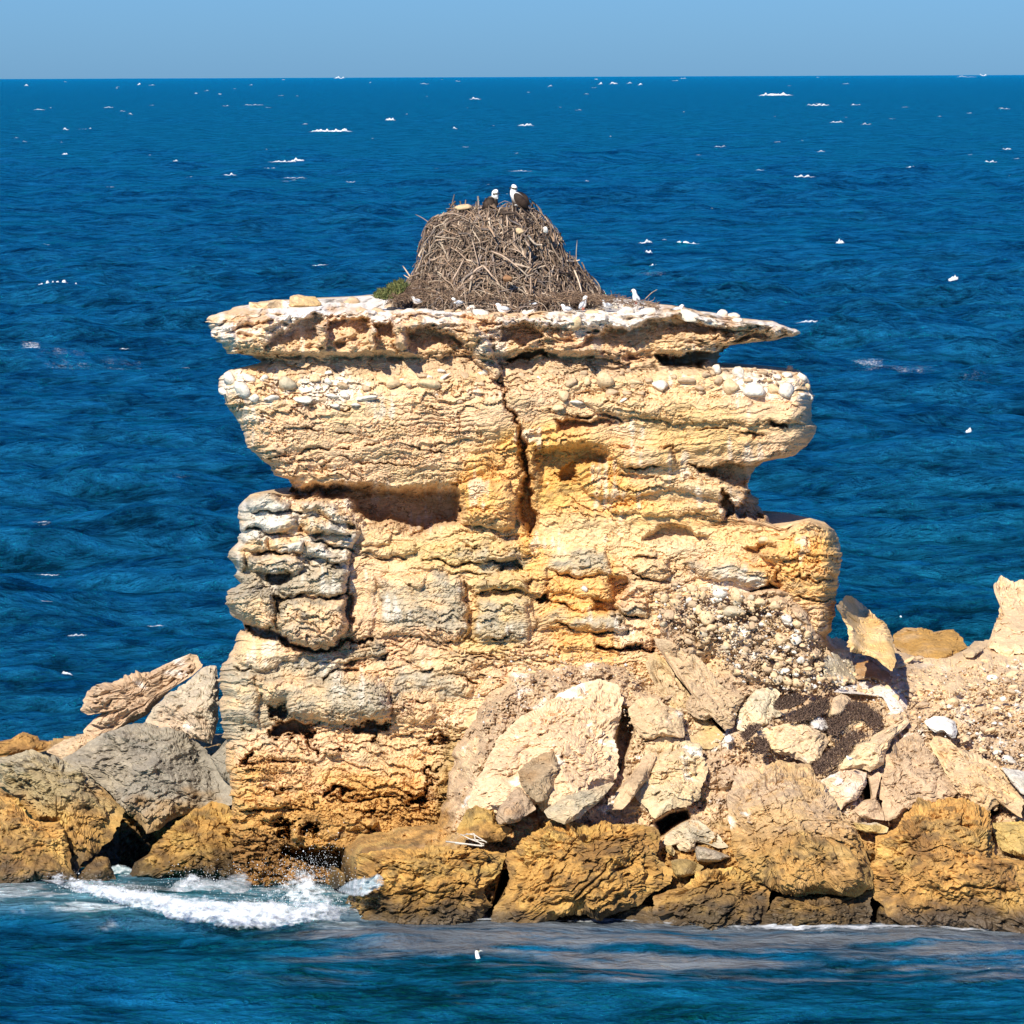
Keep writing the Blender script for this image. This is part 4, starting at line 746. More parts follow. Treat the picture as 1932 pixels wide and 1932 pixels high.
    for sc_, dp in ((0.8, 0.45), (0.45, 0.75)):
        rr = cen + (rim - cen) * sc_; rr[:, 1] = cen[1] + (rim[:, 1] - cen[1]) * sc_ + dp * T
        Vs.append(rr); cur = o0 + np.arange(len(ring)); o0 += len(ring)
        F4.append(np.stack([prev, np.roll(prev, -1), np.roll(cur, -1), cur], -1)); prev = cur
    Vs.append((cen + (0, T * 0.85, 0))[None]); F3 = np.stack([prev, np.roll(prev, -1), np.full(len(prev), o0)], -1)
    VV = np.concatenate(Vs)
    cb = rock_col(VV, base, second, seed, tide=tide, white=white, amt2=amt2) * (rs.uniform(.86, 1.12) * np.array([1, rs.uniform(.98, 1.01), rs.uniform(.94, 1.02)], f32))[None]
    o = mesh_np(name, VV, [np.concatenate(F4), F3], M_ROCK if strata else M_ROCK_S, cb, False)
    return setp(o, label, cat)
BO = [ # label, region, outline, thickness, base, second, options
 ("reddish-brown jagged rock low behind the far left boulders", 6, [(-60,560),(40,540),(120,498),(200,520),(210,545),(280,552),(240,590),(200,600),(60,620),(-60,630)], 0.8, BROWN*1.2, OCHRE, dict(off=-2.2, tide=None, seed=1)),
 ("long layered slab tilting up towards the left side of the stack", 6, [(413,385),(418,340),(440,300),(500,255),(600,225),(690,185),(760,195),(830,165),(900,130),(990,93),(1030,98),(1058,155),(1010,205),(940,245),(860,300),(800,355),(760,415),(700,450),(560,510),(470,545),(438,490),(480,440),(530,400),(500,395),(450,415)], 1.0, PINK, TAN*0.9, dict(off=-0.2, strata=(0.5,5.0,.16), tide=None, seed=2, white=.12, cracks=1.4, centre=(262,1330))),
 ("crumbly reddish rock wedged under the long tilting slab", 6, [(560,505),(700,445),(765,412),(830,345),(900,270),(820,270),(720,320),(620,370),(530,400),(480,440),(436,490),(470,545)], 0.8, PINK*.9, TAN*.8, dict(off=-0.4, tide=None, seed=62, strata=(0.5,6.0,.14), cracks=1.5, centre=(220,1358))),
 ("smooth grey fin-shaped slab leaning against the stack's lower left", 6, [(1130,150),(1147,230),(1142,330),(1137,440),(1100,562),(1010,542),(930,505),(850,485),(760,455),(790,375),(870,300),(980,228),(1060,163),(1100,148)], 0.9, GREY*1.15, TAN, dict(off=0.25, tide=None, seed=3, facets=4, white=.06, cracks=.4)),
 ("narrow dark grey wedge between the big grey boulder and the stack", 6, [(1090,630),(1150,570),(1200,520),(1270,488),(1283,560),(1250,650),(1215,790),(1150,730)], 0.6, DGREY, GREY, dict(off=0.5, tide=None, seed=4)),
 ("pale low rock slope behind the big grey boulder", 6, [(230,600),(330,540),(450,500),(560,490),(640,470),(560,620),(440,690),(330,650)], 0.7, PINK*.9, GREY, dict(off=-0.4, tide=None, seed=5)),
 ("large domed grey boulder above the dark sea cave", 6, [(330,640),(400,590),(450,550),(560,500),(660,465),(760,450),(900,490),(1020,545),(1085,595),(1110,645),(1205,705),(1235,800),(1222,880),(1120,900),(960,935),(900,965),(830,1010),(760,1040),(720,950),(640,900),(560,810),(430,710)], 1.6, DGREY*1.2, GREY*.95, dict(off=0.3, seed=6, tide=1.15, white=.0)),
 ("brown-grey pointed boulder at the far left above the yellow one", 6, [(-60,640),(45,620),(150,573),(230,610),(330,645),(430,695),(540,795),(655,905),(622,990),(590,1065),(500,1135),(430,1205),(400,1270),(340,1290),(300,1200),(330,1080),(310,980),(180,960),(90,850),(0,800),(-60,760)], 1.6, GREY*.95, OLIVE, dict(off=0.9, seed=7, tide=1.75, strata=(-.5,4.0,.10), centre=(105,1490))),
 ("smooth yellow boulder at the bottom left corner by the surf", 6, [(-80,830),(45,835),(110,900),(190,960),(310,965),(345,1060),(375,1150),(405,1275),(300,1300),(200,1255),(45,1330),(-80,1370)], 1.3, OCHRE*1.25, ORANGE, dict(off=1.5, seed=8, rough=1.12, tide=3.0)),
 ("ochre triangular boulder right of the sea cave", 6, [(665,1260),(700,1180),(760,1140),(850,1030),(930,960),(1010,900),(1110,848),(1190,880),(1245,940),(1300,1050),(1340,1200),(1340,1270),(1250,1270),(1100,1270),(900,1275),(800,1275)], 1.4, OCHRE, OLIVE, dict(off=0.7, seed=9, rough=1.12, tide=3.0)),
 ("small round brown rock in front of the sea cave", 6, [(385,1280),(440,1210),(500,1150),(565,1155),(605,1270),(570,1300),(400,1300)], 0.7, BROWN, OLIVE, dict(off=1.2, seed=10)),
 ("low brown rock awash in the breaking wave", 6, [(1165,1360),(1190,1310),(1290,1278),(1400,1265),(1520,1280),(1650,1300),(1770,1350),(1770,1400),(1650,1400),(1450,1400),(1300,1400),(1200,1400)], 0.7, BROWN*1.3, OCHRE, dict(off=0.3, seed=11, tide=2.5)),
 ("rounded brown knob behind the breaking wave at the stack's foot", 6, [(1680,1290),(1690,1215),(1740,1195),(1790,1230),(1800,1290),(1740,1320)], 0.5, BROWN*1.4, OCHRE, dict(off=0.0, seed=12, tide=2.5)),
 ("wide yellow-ochre ledge with a low front beside the surf", 7, [(20,1490),(60,1400),(100,1330),(80,1200),(300,1158),(560,1160),(800,1172),(930,1195),(900,1290),(800,1400),(850,1490),(760,1590),(600,1645),(420,1645),(160,1612),(50,1570)], 1.3, OCHRE*1.15, YELLOW*.8, dict(off=0.55, seed=13, rough=1.12, tide=2.2, strata=(.15,3.2,.12))),
 ("big slanting ochre boulder with a dark hollow under its front", 7, [(930,1200),(1010,1090),(1200,1010),(1380,1040),(1600,1040),(1740,1050),(1785,1120),(1765,1220),(1845,1290),(1832,1355),(1700,1455),(1650,1505),(1450,1562),(1300,1535),(1100,1595),(1010,1645),(880,1648),(830,1600),(860,1500),(930,1350)], 1.7, OCHRE*1.05, BROWN, dict(off=0.75, seed=14, rough=1.12, tide=2.6, strata=(.55,3.6,.13))),
 ("small dark wet rock under the slanting ochre boulder", 7, [(1030,1650),(1120,1590),(1280,1545),(1440,1570),(1450,1640),(1300,1655)], 0.5, WETD*1.5, BROWN*.5, dict(off=-1.3, seed=15, tide=None)),
 ("huge smooth cream slab leaning on the foot of the stack", 7, [(735,870),(750,800),(835,640),(860,585),(940,480),(1040,430),(1200,330),(1330,250),(1450,222),(1545,258),(1572,350),(1520,560),(1562,665),(1530,785),(1400,925),(1330,1010),(1200,1035),(1110,960),(1090,935),(890,1000),(740,1010),(718,930)], 1.25, PINK*1.1, TAN*1.05, dict(off=0.8, seed=16, tide=1.6, white=.1, facets=3, cracks=1.5)),
 ("brown wedge stone set in the lower face of the cream slab", 7, [(985,750),(1060,670),(1185,632),(1225,720),(1155,900),(1095,925),(1030,870),(1000,820)], 0.8, TAN*.85, BROWN*1.3, dict(off=1.6, seed=17, tide=None, cracks=.4)),
 ("smooth brown block at the bottom left of the cream slab", 7, [(865,1010),(880,950),(930,880),(1000,828),(1075,930),(1090,955),(1000,1020),(885,1042)], 0.7, TAN*.8, BROWN*1.5, dict(off=1.45, seed=18, tide=None, cracks=.3)),
 ("grey-green layered block below the right end of the cream slab", 7, [(1120,970),(1230,880),(1400,840),(1530,800),(1450,900),(1330,1010),(1240,1045),(1150,1010)], 0.6, GREY*1.25, CREAM, dict(off=1.45, seed=19, tide=None, strata=(.6,5,.10))),
 ("long rounded tan slab right of the cream slab's dark gap", 7, [(1505,960),(1530,860),(1620,750),(1700,650),(1745,640),(1750,680),(1700,800),(1620,900),(1560,960)], 0.7, TAN*.95, PINK, dict(off=0.9, seed=20, tide=None, cracks=.4)),
 ("pale pitted boulder with vertical cracks above the black gap", 9, [(110,1240),(190,1060),(280,1000),(400,940),(560,980),(700,1060),(740,1130),(790,1260),(780,1380),(700,1560),(600,1640),(420,1680),(280,1760),(150,1600),(60,1500)], 1.1, CREAM*1.02, GREY*1.2, dict(off=0.75, seed=21, tide=None, white=.16, cracks=1.6)),
 ("crumbly cream rock pile between cream slab and dark diagonal gap", 9, [(20,700),(100,600),(300,590),(420,680),(540,720),(560,880),(560,980),(380,960),(240,1000),(130,960),(60,830)], 0.9, CREAM*1.08, PINK, dict(off=0.9, seed=22, tide=None, white=.12, cracks=1.5)),
 ("yellow-green layered rock left of the dark diagonal gap", 9, [(180,260),(270,150),(400,240),(470,360),(600,520),(720,660),(780,800),(960,940),(900,1050),(760,1090),(600,1000),(540,760),(420,640),(330,560),(240,400)], 0.8, CREAM*.8, OLIVE*1.3, dict(off=0.25, seed=23, tide=None, strata=(-.1,4.5,.14), centre=(1275,1320))),
 ("long slanting orange slab lying down the rubble above the dark gap", 9, [(270,20),(380,30),(520,110),(640,170),(800,300),(900,440),(1000,520),(1160,580),(1070,720),(1050,860),(960,930),(880,760),(760,640),(640,560),(500,400),(410,250),(370,190),(300,110)], 1.0, PINK*(1.0,1.0,.95), TAN, dict(off=0.95, seed=24, tide=None, strata=(-.75,6.5,.10), centre=(1325,1330))),
 ("pale upright slab with grey streaks at the foot of the rubble", 9, [(1065,800),(1090,700),(1160,620),(1250,520),(1400,480),(1500,540),(1440,640),(1430,700),(1560,760),(1420,790),(1380,860),(1240,880),(1150,930),(1060,900)], 0.8, GREY*1.45, CREAM, dict(off=0.3, seed=25, tide=None, white=.1)),
 ("flat cream boulder with two white guano streaks below the dry shrubs", 9, [(1255,920),(1330,880),(1450,850),(1560,830),(1700,822),(1830,860),(1900,910),(1960,1000),(1930,1080),(1860,1180),(1760,1235),(1640,1190),(1540,1140),(1460,1130),(1380,1050),(1300,980)], 1.0, CREAM*1.08, TAN, dict(off=0.75, seed=26, tide=None, white=.14, facets=3, cracks=.5)),
 ("egg-shaped tan boulder standing among the dry shrubs", 10, [(100,720),(115,640),(160,570),(230,535),(290,550),(330,590),(300,650),(290,710),(240,765),(180,770),(120,760)], 0.8, CREAM*.98, TAN, dict(off=0.8, seed=27, tide=None, facets=2, cracks=.3)),
 ("small oval cream stone lying in the dry shrubs", 10, [(285,830),(330,790),(420,768),(490,790),(470,850),(400,875),(320,865)], 0.45, CREAM*1.1, PINK, dict(off=0.55, seed=28, tide=None, facets=2)),
 ("small white stone left of the dry shrubs, on top of the streaked boulder", 9, [(945,1010),(960,960),(1000,938),(1050,990),(1030,1030),(970,1040)], 0.4, WHITE, CREAM, dict(off=0.7, seed=29, tide=None, facets=3)),
 ("white rounded boulder under the egg-shaped one", 10, [(-40,870),(-60,800),(20,745),(90,780),(120,850),(70,890),(0,880)], 0.5, WHITE*.95, CREAM, dict(off=0.8, seed=30, tide=None)),
 ("guano-whitened ridge slab above the dry shrubs", 10, [(130,530),(250,470),(380,430),(480,385),(600,375),(680,440),(800,520),(850,600),(860,680),(790,760),(720,770),(680,680),(620,590),(560,520),(420,500),(260,520)], 0.9, WHITE*.85, CREAM, dict(off=0.3, seed=31, tide=None, white=.35, strata=(-.2,4,.08), centre=(1668,1315))),
 ("bright white boulder on the slope near the right edge", 10, [(1000,790),(1100,745),(1200,750),(1290,800),(1315,890),(1300,950),(1250,955),(1200,900),(1100,900),(1040,850)], 0.7, WHITE, WHITE*.85, dict(off=0.7, seed=32, tide=None, white=.4, facets=4)),
 ("small cream stone next to the bright white boulder", 10, [(1335,960),(1360,910),(1420,890),(1450,940),(1430,980),(1370,990)], 0.35, CREAM, PINK, dict(off=0.45, seed=33, tide=None)),
 ("long smooth cream slab leaning down-left from the white boulder", 10, [(190,1200),(250,1130),(330,1060),(340,1010),(500,940),(660,850),(830,765),(870,800),(800,880),(700,960),(650,1080),(620,1200),(500,1270),(400,1240),(280,1250),(210,1260)], 0.9, CREAM*1.08, TAN*1.05, dict(off=0.75, seed=34, tide=None, white=.12, facets=3, cracks=.5)),
 ("layered pale rock with dark slits below the leaning cream slab", 10, [(30,1350),(150,1290),(230,1240),(360,1230),(480,1270),(460,1400),(400,1500),(280,1560),(230,1620),(150,1540),(60,1420)], 0.8, PINK*1.08, WHITE*.8, dict(off=0.85, seed=35, tide=None, strata=(.6,6,.15), white=.1)),
 ("ragged cream rock chunk with a hole beside the tan pitted slab", 10, [(480,1310),(590,1240),(610,1300),(580,1420),(560,1500),(620,1620),(640,1720),(520,1700),(420,1690),(350,1620),(420,1540),(500,1560),(520,1420)], 0.7, PINK, TAN, dict(off=0.7, seed=36, tide=None, cracks=1.6, centre=(1650,1510))),
 ("pale yellow-green flat stone under the ragged chunk", 10, [(340,1730),(450,1740),(560,1730),(680,1780),(660,1830),(560,1840),(450,1830),(370,1800)], 0.5, OLIVE*1.6, WHITE*.7, dict(off=0.85, seed=37, tide=None)),
 ("wide tan pitted slab in the right foreground", 10, [(640,1100),(720,970),(820,940),(950,900),(1050,1050),(1120,1180),(1260,1330),(1310,1450),(1240,1560),(1050,1560),(850,1620),(740,1700),(640,1720),(600,1600),(570,1450),(620,1280)], 0.9, TAN*.98, PINK*.92, dict(off=0.6, seed=38, tide=None, cracks=.8)),
 ("orange-streaked sloping slab at the right edge", 10, [(1050,1000),(1100,920),(1230,960),(1330,1050),(1500,1100),(1650,1160),(1760,1280),(1850,1420),(1950,1560),(1940,1720),(1820,1650),(1760,1540),(1650,1600),(1560,1740),(1400,1560),(1290,1420),(1150,1200)], 1.0, CREAM*1.03, ORANGE*(1,1.02,1.3), dict(off=0.75, seed=39, tide=1.9, strata=(-.9,4,.07))),
 ("massive ochre boulder filling the bottom right corner", 8, [(1090,1500),(1110,1330),(1200,1290),(1290,1180),(1400,1120),(1560,1130),(1690,1200),(1690,1330),(1720,1430),(1830,1460),(1960,1480),(1960,1850),(1800,1850),(1640,1830),(1520,1820),(1300,1815),(1160,1750),(1090,1640)], 1.8, OCHRE*1.15, BROWN*1.3, dict(off=0.6, seed=40, rough=1.12, tide=2.9, cracks=1.4, centre=(1790,1640))),
 ("yellow lichen-tinted block at the right edge over the dark gap", 8, [(1690,1270),(1760,1260),(1900,1250),(1960,1270),(1960,1450),(1830,1440),(1740,1410),(1700,1330)], 0.6, OLIVE*1.5, YELLOW, dict(off=0.4, seed=41, tide=None)),
 ("grey-white slab wedge at the right edge of the rocks", 10, [(1720,1220),(1820,1240),(1990,1260),(1990,1500),(1900,1460),(1800,1340)], 0.5, WHITE*.75, GREY, dict(off=1.0, seed=42, tide=None)),
 ("big rounded tan and ochre boulder left of the bottom right one", 8, [(350,1120),(400,1020),(520,990),(620,950),(780,965),(805,1040),(850,1095),(930,1185),(1000,1290),(1050,1400),(1092,1500),(1095,1600),(1000,1640),(860,1630),(700,1650),(600,1610),(500,1570),(440,1540),(400,1440),(370,1340),(350,1220)], 1.7, TAN*1.1, ORANGE*.8, dict(off=0.85, seed=43, tide=1.95, white=.06, cracks=1.3)),
 ("yellow-ochre ledge under the big rounded boulder, at the waterline", 8, [(560,1700),(600,1640),(760,1650),(1000,1640),(1095,1600),(1085,1740),(1075,1850),(900,1880),(700,1870),(560,1850),(500,1800)], 1.0, OCHRE*1.2, YELLOW*.8, dict(off=0.7, seed=44, rough=1.12, tide=2.5, strata=(.2,3.5,.12))),
 ("long low ochre slab at the waterline left of the ledge", 8, [(-20,1640),(120,1580),(260,1490),(400,1480),(500,1560),(572,1600),(575,1690),(520,1790),(400,1830),(200,1830),(60,1800),(-30,1740)], 1.1, OCHRE*1.1, BROWN, dict(off=0.65, seed=45, rough=1.12, tide=2.5, strata=(.35,3.6,.13))),
 ("low yellow rock at the waterline right of the dark hollow", 8, [(-210,1790),(-200,1740),(-120,1680),(-40,1690),(60,1740),(110,1800),(60,1835),(-100,1840)], 0.6, OCHRE*1.2, YELLOW*.7, dict(off=0.35, seed=46, tide=2.5)),
 ("split grey rock stack between the black gap and rounded boulder", 11, [(340,560),(370,490),(440,440),(540,370),(620,330),(700,340),(800,420),(900,480),(1000,600),(900,620),(780,570),(680,560),(670,640),(600,660),(500,640),(480,580),(400,600)], 0.7, GREY*1.3, CREAM, dict(off=0.45, seed=47, tide=None, strata=(-.5,6,.13))),
 ("smooth grey angular stone under the split grey rocks", 11, [(670,590),(780,610),(900,650),(1010,690),(890,740),(780,745),(690,730),(668,660)], 0.6, GREY*1.15, TAN, dict(off=0.65, seed=48, tide=None, facets=4, cracks=.4)),
 ("green-grey triangular stone wedged above the ochre slab", 11, [(430,730),(500,710),(620,720),(680,740),(760,790),(680,860),(560,900),(480,880),(440,800)], 0.6, OLIVE*1.15, GREY, dict(off=0.55, seed=49, tide=None, facets=4, cracks=.5)),
 ("small yellow stone tucked beside the black gap", 11, [(385,590),(440,580),(480,640),(470,690),(420,670),(390,630)], 0.35, YELLOW*.8, CREAM, dict(off=0.5, seed=50, tide=None)),
 ("orange slab standing behind the right lobe of the stack", 8, [(905,170),(940,125),(980,113),(1060,175),(1150,255),(1192,330),(1210,450),(1190,505),(1110,440),(980,400),(960,290),(930,220)], 1.0, ORANGE*(1,1.04,1.2), CREAM, dict(off=3.6, seed=51, tide=None, strata=(-.7,4,.12))),
 ("rounded brown and yellow rock on the skyline right of the orange slab", 8, [(1190,375),(1200,310),(1240,278),(1330,272),(1400,300),(1500,288),(1550,330),(1575,380),(1460,455),(1380,445),(1250,420)], 0.9, OCHRE, TAN*.8, dict(off=-0.3, seed=52, tide=None, cracks=1.5)),
 ("upright pale rock pinnacle on the right edge of the view", 8, [(1665,395),(1680,330),(1700,280),(1722,230),(1735,165),(1708,110),(1703,60),(1740,13),(1790,40),(1900,20),(1960,60),(1960,420),(1760,420)], 1.0, CREAM*1.05, PINK, dict(off=0.2, seed=53, tide=None, strata=(1.1,3,.10), centre=(1905,1180))),
 ("brown sloping slab between the rubble and the orange standing slab", 8, [(1000,500),(1010,460),(1080,440),(1160,500),(1250,560),(1180,570),(1080,540),(1010,545)], 0.5, BROWN*1.9, TAN, dict(off=0.5, seed=54, tide=None, strata=(-.5,6,.06))),
 ("lumpy pale conglomerate block at the right end of the rubble", 8, [(840,440),(900,390),(970,410),(1000,480),(1005,560),(900,570),(840,520)], 0.6, GREY*1.35, WHITE*.9, dict(off=0.55, seed=55, tide=None, white=.2)),
 ("flat rock on the skyline left of the pinnacle", 8, [(1540,400),(1590,370),(1640,368),(1650,395),(1600,430),(1560,430)], 0.4, CREAM, PINK, dict(off=0.6, seed=56, tide=None)),
 ("ochre knobbly rock at the foot of the stack left of the tan slab", 7, [(640,1080),(700,960),(760,930),(850,960),(870,1040),(960,1060),(900,1130),(800,1150),(700,1120)], 0.6, OCHRE*1.05, BROWN*1.4, dict(off=0.9, seed=57, tide=2.4)),
]
for (label, r, q, T, base, second, kw) in BO:
    kw = dict(kw)
    if kw['seed'] in (23, 24): T *= 0.7; kw['off'] *= 0.6
    if r in (9, 10) or kw['seed'] in (55, 54, 47): T *= 0.72; kw['off'] = kw.get('off', 0) * 0.8
    base = np.asarray(base, f32); second = np.asarray(second, f32)
    boulder(label, Z(r, q), T, base, second, **kw)
# stones lying on the cap
boulder("split cream boulder sitting on the left end of the cap", Z(2, [(528,130),(540,62),(590,50),(630,62),(690,62),(738,112),(680,130),(600,138)]), 0.6, CREAM, ORANGE*1.1, seed=60, tide=None, Yf=lambda x, y: 8.0 + 0 * x, facets=3)
boulder("flat ragged cream stone at the cap's left end beside the split boulder", Z(2, [(285,90),(330,100),(450,78),(500,82),(530,110),(520,140),(400,150),(310,150),(285,120)]), 0.5, CREAM, WHITE, seed=61, tide=None, Yf=lambda x, y: 7.4 + 0 * x)

# ------------------------------------------------------------------ rubble on the slope: single stones, then fine stuff
rub = Z(8, [(-30,110),(100,70),(350,50),(470,120),(560,130),(640,200),(740,260),(850,380),(930,430),(1000,520),(1000,560),(800,600),(620,590),(520,545),(440,560),(330,470),(300,430),(200,330),(140,300),(0,260)])
RB = [(35,130,60,60,0,.3),(85,150,75,60,1,-.2),(60,215,80,60,2,-.3),(160,255,50,80,0,.1),(105,180,40,40,2,0),(230,120,50,60,1,.2),(315,110,100,70,0,.3),(400,120,85,100,0,.2),(515,150,90,60,0,.1),(600,170,60,60,0,-.2),(390,200,130,70,3,.1),(250,230,90,90,1,.2),
 (545,250,60,30,1,0),(655,235,90,70,0,-.2),(710,260,60,50,0,.4),(740,285,30,24,0,0),(630,340,70,90,0,.3),(700,340,70,70,0,.4),(160,350,60,40,2,.2),(480,270,40,50,2,0),(610,435,90,32,1,-.1),(725,445,60,40,0,0),(760,490,90,36,0,.1),(830,540,60,60,1,.3),(760,580,60,50,1,.5),
 (710,560,70,60,1,.3),(660,550,60,60,0,.5),(545,475,40,50,1,.3),(470,515,60,60,2,0),(640,500,70,40,0,.2),(590,520,50,40,1,0),(180,160,60,50,2,0),(270,280,90,50,1,.5),(90,60,50,40,2,0),(180,80,60,50,1,0),(350,290,60,50,2,0),(420,330,50,34,2,0),(520,330,60,40,2,0),(790,420,50,40,1,0),
 (890,540,50,40,1,.2),(940,550,60,30,1,.1),(210,190,50,60,1,0),(30,200,50,40,2,0),(330,170,50,40,2,0)]
for (a, b, w, h, mi, rot) in RB:
    q = Z(8, [(a, b)])[0]; stone(q[0], q[1], w / 2.683, h / 2.683, float(ybase(*q)) - 0.07, shore, mi if mi else random.choice([0, 1, 1]), -rot, 0.9)
def in_poly(poly, n, mar=0):
    out = []
    lo, hi = poly.min(0), poly.max(0)
    while len(out) < n:
        q = rng.uniform(lo, hi, (n * 3, 2)); s = sdf(q[:, 0].astype(f32), q[:, 1].astype(f32), poly, 10)
        out += list(q[s > mar])
    return out[:n]
for q in in_poly(rub, 150, 2):
    w = random.uniform(9, 24); stone(q[0], q[1], w, w * random.uniform(.5, .9), float(ybase(*q)) - 0.05, shore, random.choice([1, 1, 2, 2, 2, 0, 3]), random.uniform(-.6, .6), 0.9)
for q in in_poly(Z(0, [(1520,1270),(1700,1262),(1860,1258),(1932,1240),(1932,1560),(1860,1540),(1750,1380),(1650,1290)]), 60):
    w = random.uniform(8, 18); stone(q[0], q[1], w, w * random.uniform(.45, .8), float(ybase(*q)) - 0.02, shore, random.choice([0, 1, 1, 2]), random.uniform(-.5, .5), 0.9)
for _ in range(46):
    qx = random.uniform(1590, 1925); qy = random.uniform(1245, 1500)
    if qy > 1330 and qx < 1760: qy -= 90
    w = random.uniform(16, 40); stone(qx, qy, w, w * random.uniform(.35, .7), float(ybase(qx, qy)) + 0.02, shore, random.choice([0, 1, 1, 2, 2]), random.uniform(-.6, .6), 0.9)
def small_blobs(name, pts, sizes, mat, cols, label, kind='stuff', parent=None, flat=0.7):
    v, f = ico_variant(3, 1); n = len(pts); pts = np.asarray(pts); sizes = np.asarray(sizes)
    R = rng.uniform(0.7, 1.3, (n, 1, 3)); R[..., 2] *= flat
    VV = (v[None] * R * sizes[:, None, None] + pts[:, None, :]).reshape(-1, 3)
    FF = (f[None] + (np.arange(n) * len(v))[:, None, None]).reshape(-1, 3)
    cc = None if cols is None else np.repeat(cols, len(v), 0)
    return setp(mesh_np(name, VV, FF, mat, cc, True, parent=parent), label, kind=kind)
pts, sz, cc = [], [], []
for poly, n, yo in ((rub, 1500, 0.0), (Z(0, [(900,1290),(960,1240),(1180,1225),(1240,1300),(1300,1420),(1250,1450),(1150,1330),(1080,1310),(960,1350),(900,1400),(860,1480)]), 420, 0.0), (Z(0, [(1520,1270),(1700,1262),(1860,1262),(1932,1240),(1932,1500),(1750,1380)]), 800, 0.0), (Z(0, [(1380,1330),(1560,1330),(1640,1400),(1560,1480),(1400,1420)]), 250, 0)):
    for q in in_poly(poly, n):
        Yq = float(ybase(*q)) + random.uniform(-0.25, 0.2); pts.append(P(q[0], q[1], Yq)); sz.append(random.choice([.02, .03, .03, .04, .055])); cc.append(random.choice([CREAM, TAN, PINK, TAN * .8, TAN, CREAM * .9, WHITE * .75]))
small_blobs('pebbles', pts, sz, M_ROCK_S, np.array(cc), 'loose pebbles and grit between the larger stones of the slope')

# ------------------------------------------------------------------ tubes (sticks, twigs, wood)
def tubes(paths, radii, cols, sides=4):
    """paths (n,k,3), radii (n,k)"""
    paths = np.asarray(paths, float); n, k, _ = paths.shape
    t = np.gradient(paths, axis=1); t /= np.linalg.norm(t, axis=-1, keepdims=True) + 1e-9
    ref = np.where(np.abs(t[..., 2:3]) > 0.8, np.array([1., 0, 0]), np.array([0, 0, 1.]))
    a = np.cross(t, ref); a /= np.linalg.norm(a, axis=-1, keepdims=True) + 1e-9; b = np.cross(t, a)
    ph = np.arange(sides) * 2 * np.pi / sides
    ring = paths[:, :, None, :] + radii[:, :, None, None] * (a[:, :, None, :] * np.cos(ph)[None, None, :, None] + b[:, :, None, :] * np.sin(ph)[None, None, :, None])
    VV = ring.reshape(-1, 3); base = gridfaces(k, sides, 0, True)
    cap = np.array([[*range(sides)][::-1], [(k - 1) * sides + i for i in range(sides)]]) if sides == 4 else None
    if cap is not None: base = np.concatenate([base, cap])
    FF = (base[None] + (np.arange(n) * k * sides)[:, None, None]).reshape(-1, base.shape[1])
    return VV, FF, np.repeat(np.asarray(cols), k * sides, 0)
def curvy(p0, d, L, bend, k=6):
    t = np.linspace(0, 1, k)[:, None]; up = np.cross(d, rng.normal(size=3)); up /= np.linalg.norm(up) + 1e-9
    up2 = np.cross(d, up)
    return p0 + d * L * t + up * (bend * L * np.sin(np.pi * t)) + up2 * (bend * 0.4 * L * np.sin(2 * np.pi * t + rng.uniform(0, 3)))

# ------------------------------------------------------------------ the nest
NY = 8.9; s_n = (NY - CAM_Y) / FPX
nl = np.array([(398,864),(404,840),(412,820),(425,806),(440,801),(470,799),(490,794),(510,786),(530,774),(545,757),(556,742),(572,730),(592,722)], float)
nr_ = np.array([(396,1000),(404,1016),(412,1026),(430,1041),(445,1052),(470,1062),(490,1080),(510,1098),(530,1112),(545,1126),(556,1138),(572,1150),(592,1158)], float)
nest = empty('nest', P(940, 570, NY), label='huge osprey nest of bleached sticks heaped on top of the sea stack', cat='nest')
def nest_pt(py_, phi, out=0.0):
    l = np.interp(py_, nl[:, 0], nl[:, 1]); r = np.interp(py_, nr_[:, 0], nr_[:, 1]); cx = (l + r) / 2; rad = (r - l) / 2 * s_n
    c0 = P(cx, py_, NY); rr = rad - 0.05 + out
    lump = 0.10 * fbm(np.cos(phi) * 2.0, np.sin(phi) * 2.0, py_ / 40.0, 3, 66)
    return np.stack([c0[..., 0] + (rr + lump) * np.sin(phi), c0[..., 1] - (rr + lump) * np.cos(phi) * 0.92, c0[..., 2]], -1)
hh = np.linspace(398, 592, 60); ph = np.linspace(0, 2 * np.pi, 140, endpoint=False)
HH, PH = np.meshgrid(hh, ph, indexing='ij')
NV = nest_pt(HH.ravel(), PH.ravel(), -0.07)
core_n = fbm(NV[:, 0] * 5, NV[:, 1] * 5, NV[:, 2] * 6, 3, 8); cen = NV.mean(0)
NV[:, 0] += (NV[:, 0] - cen[0]) * 0.03 * core_n; NV[:, 1] += (NV[:, 1] - cen[1]) * 0.03 * core_n
topc = P(930, 399, NY); lidr = nest_pt(np.full(140, 398.0), ph, -0.07)
NVa = np.concatenate([NV, (lidr * 0.5 + topc * 0.5) - [0, 0, .03], topc[None] - [0, 0, .05]])
o1 = len(NV); o2 = o1 + 140; j = np.arange(140)
Fq = np.concatenate([gridfaces(60, 140, 0, True), np.stack([j, (j + 1) % 140, o1 + (j + 1) % 140, o1 + j], -1)]); Ft = np.stack([o1 + j, o1 + (j + 1) % 140, np.full(140, o2)], -1)
coreC = np.tile(np.array([0.05, 0.036, 0.027], f32), (len(NVa), 1)) * (1 + 0.5 * fbm(NVa[:, 0] * 4, NVa[:, 1] * 4, NVa[:, 2] * 4, 3, 12)[:, None])  # dark base colour paints the shade in the gaps between the sticks
mesh_np('packed_core', NVa, [Fq, Ft], M_STICK, coreC, True, parent=nest)
STC = [(0.42, .31, .225), (0.31, .225, .16), (0.20, .14, .105), (0.55, .44, .33), (0.11, .078, .06), (0.33, .225, .15), (0.26, .21, .18)]
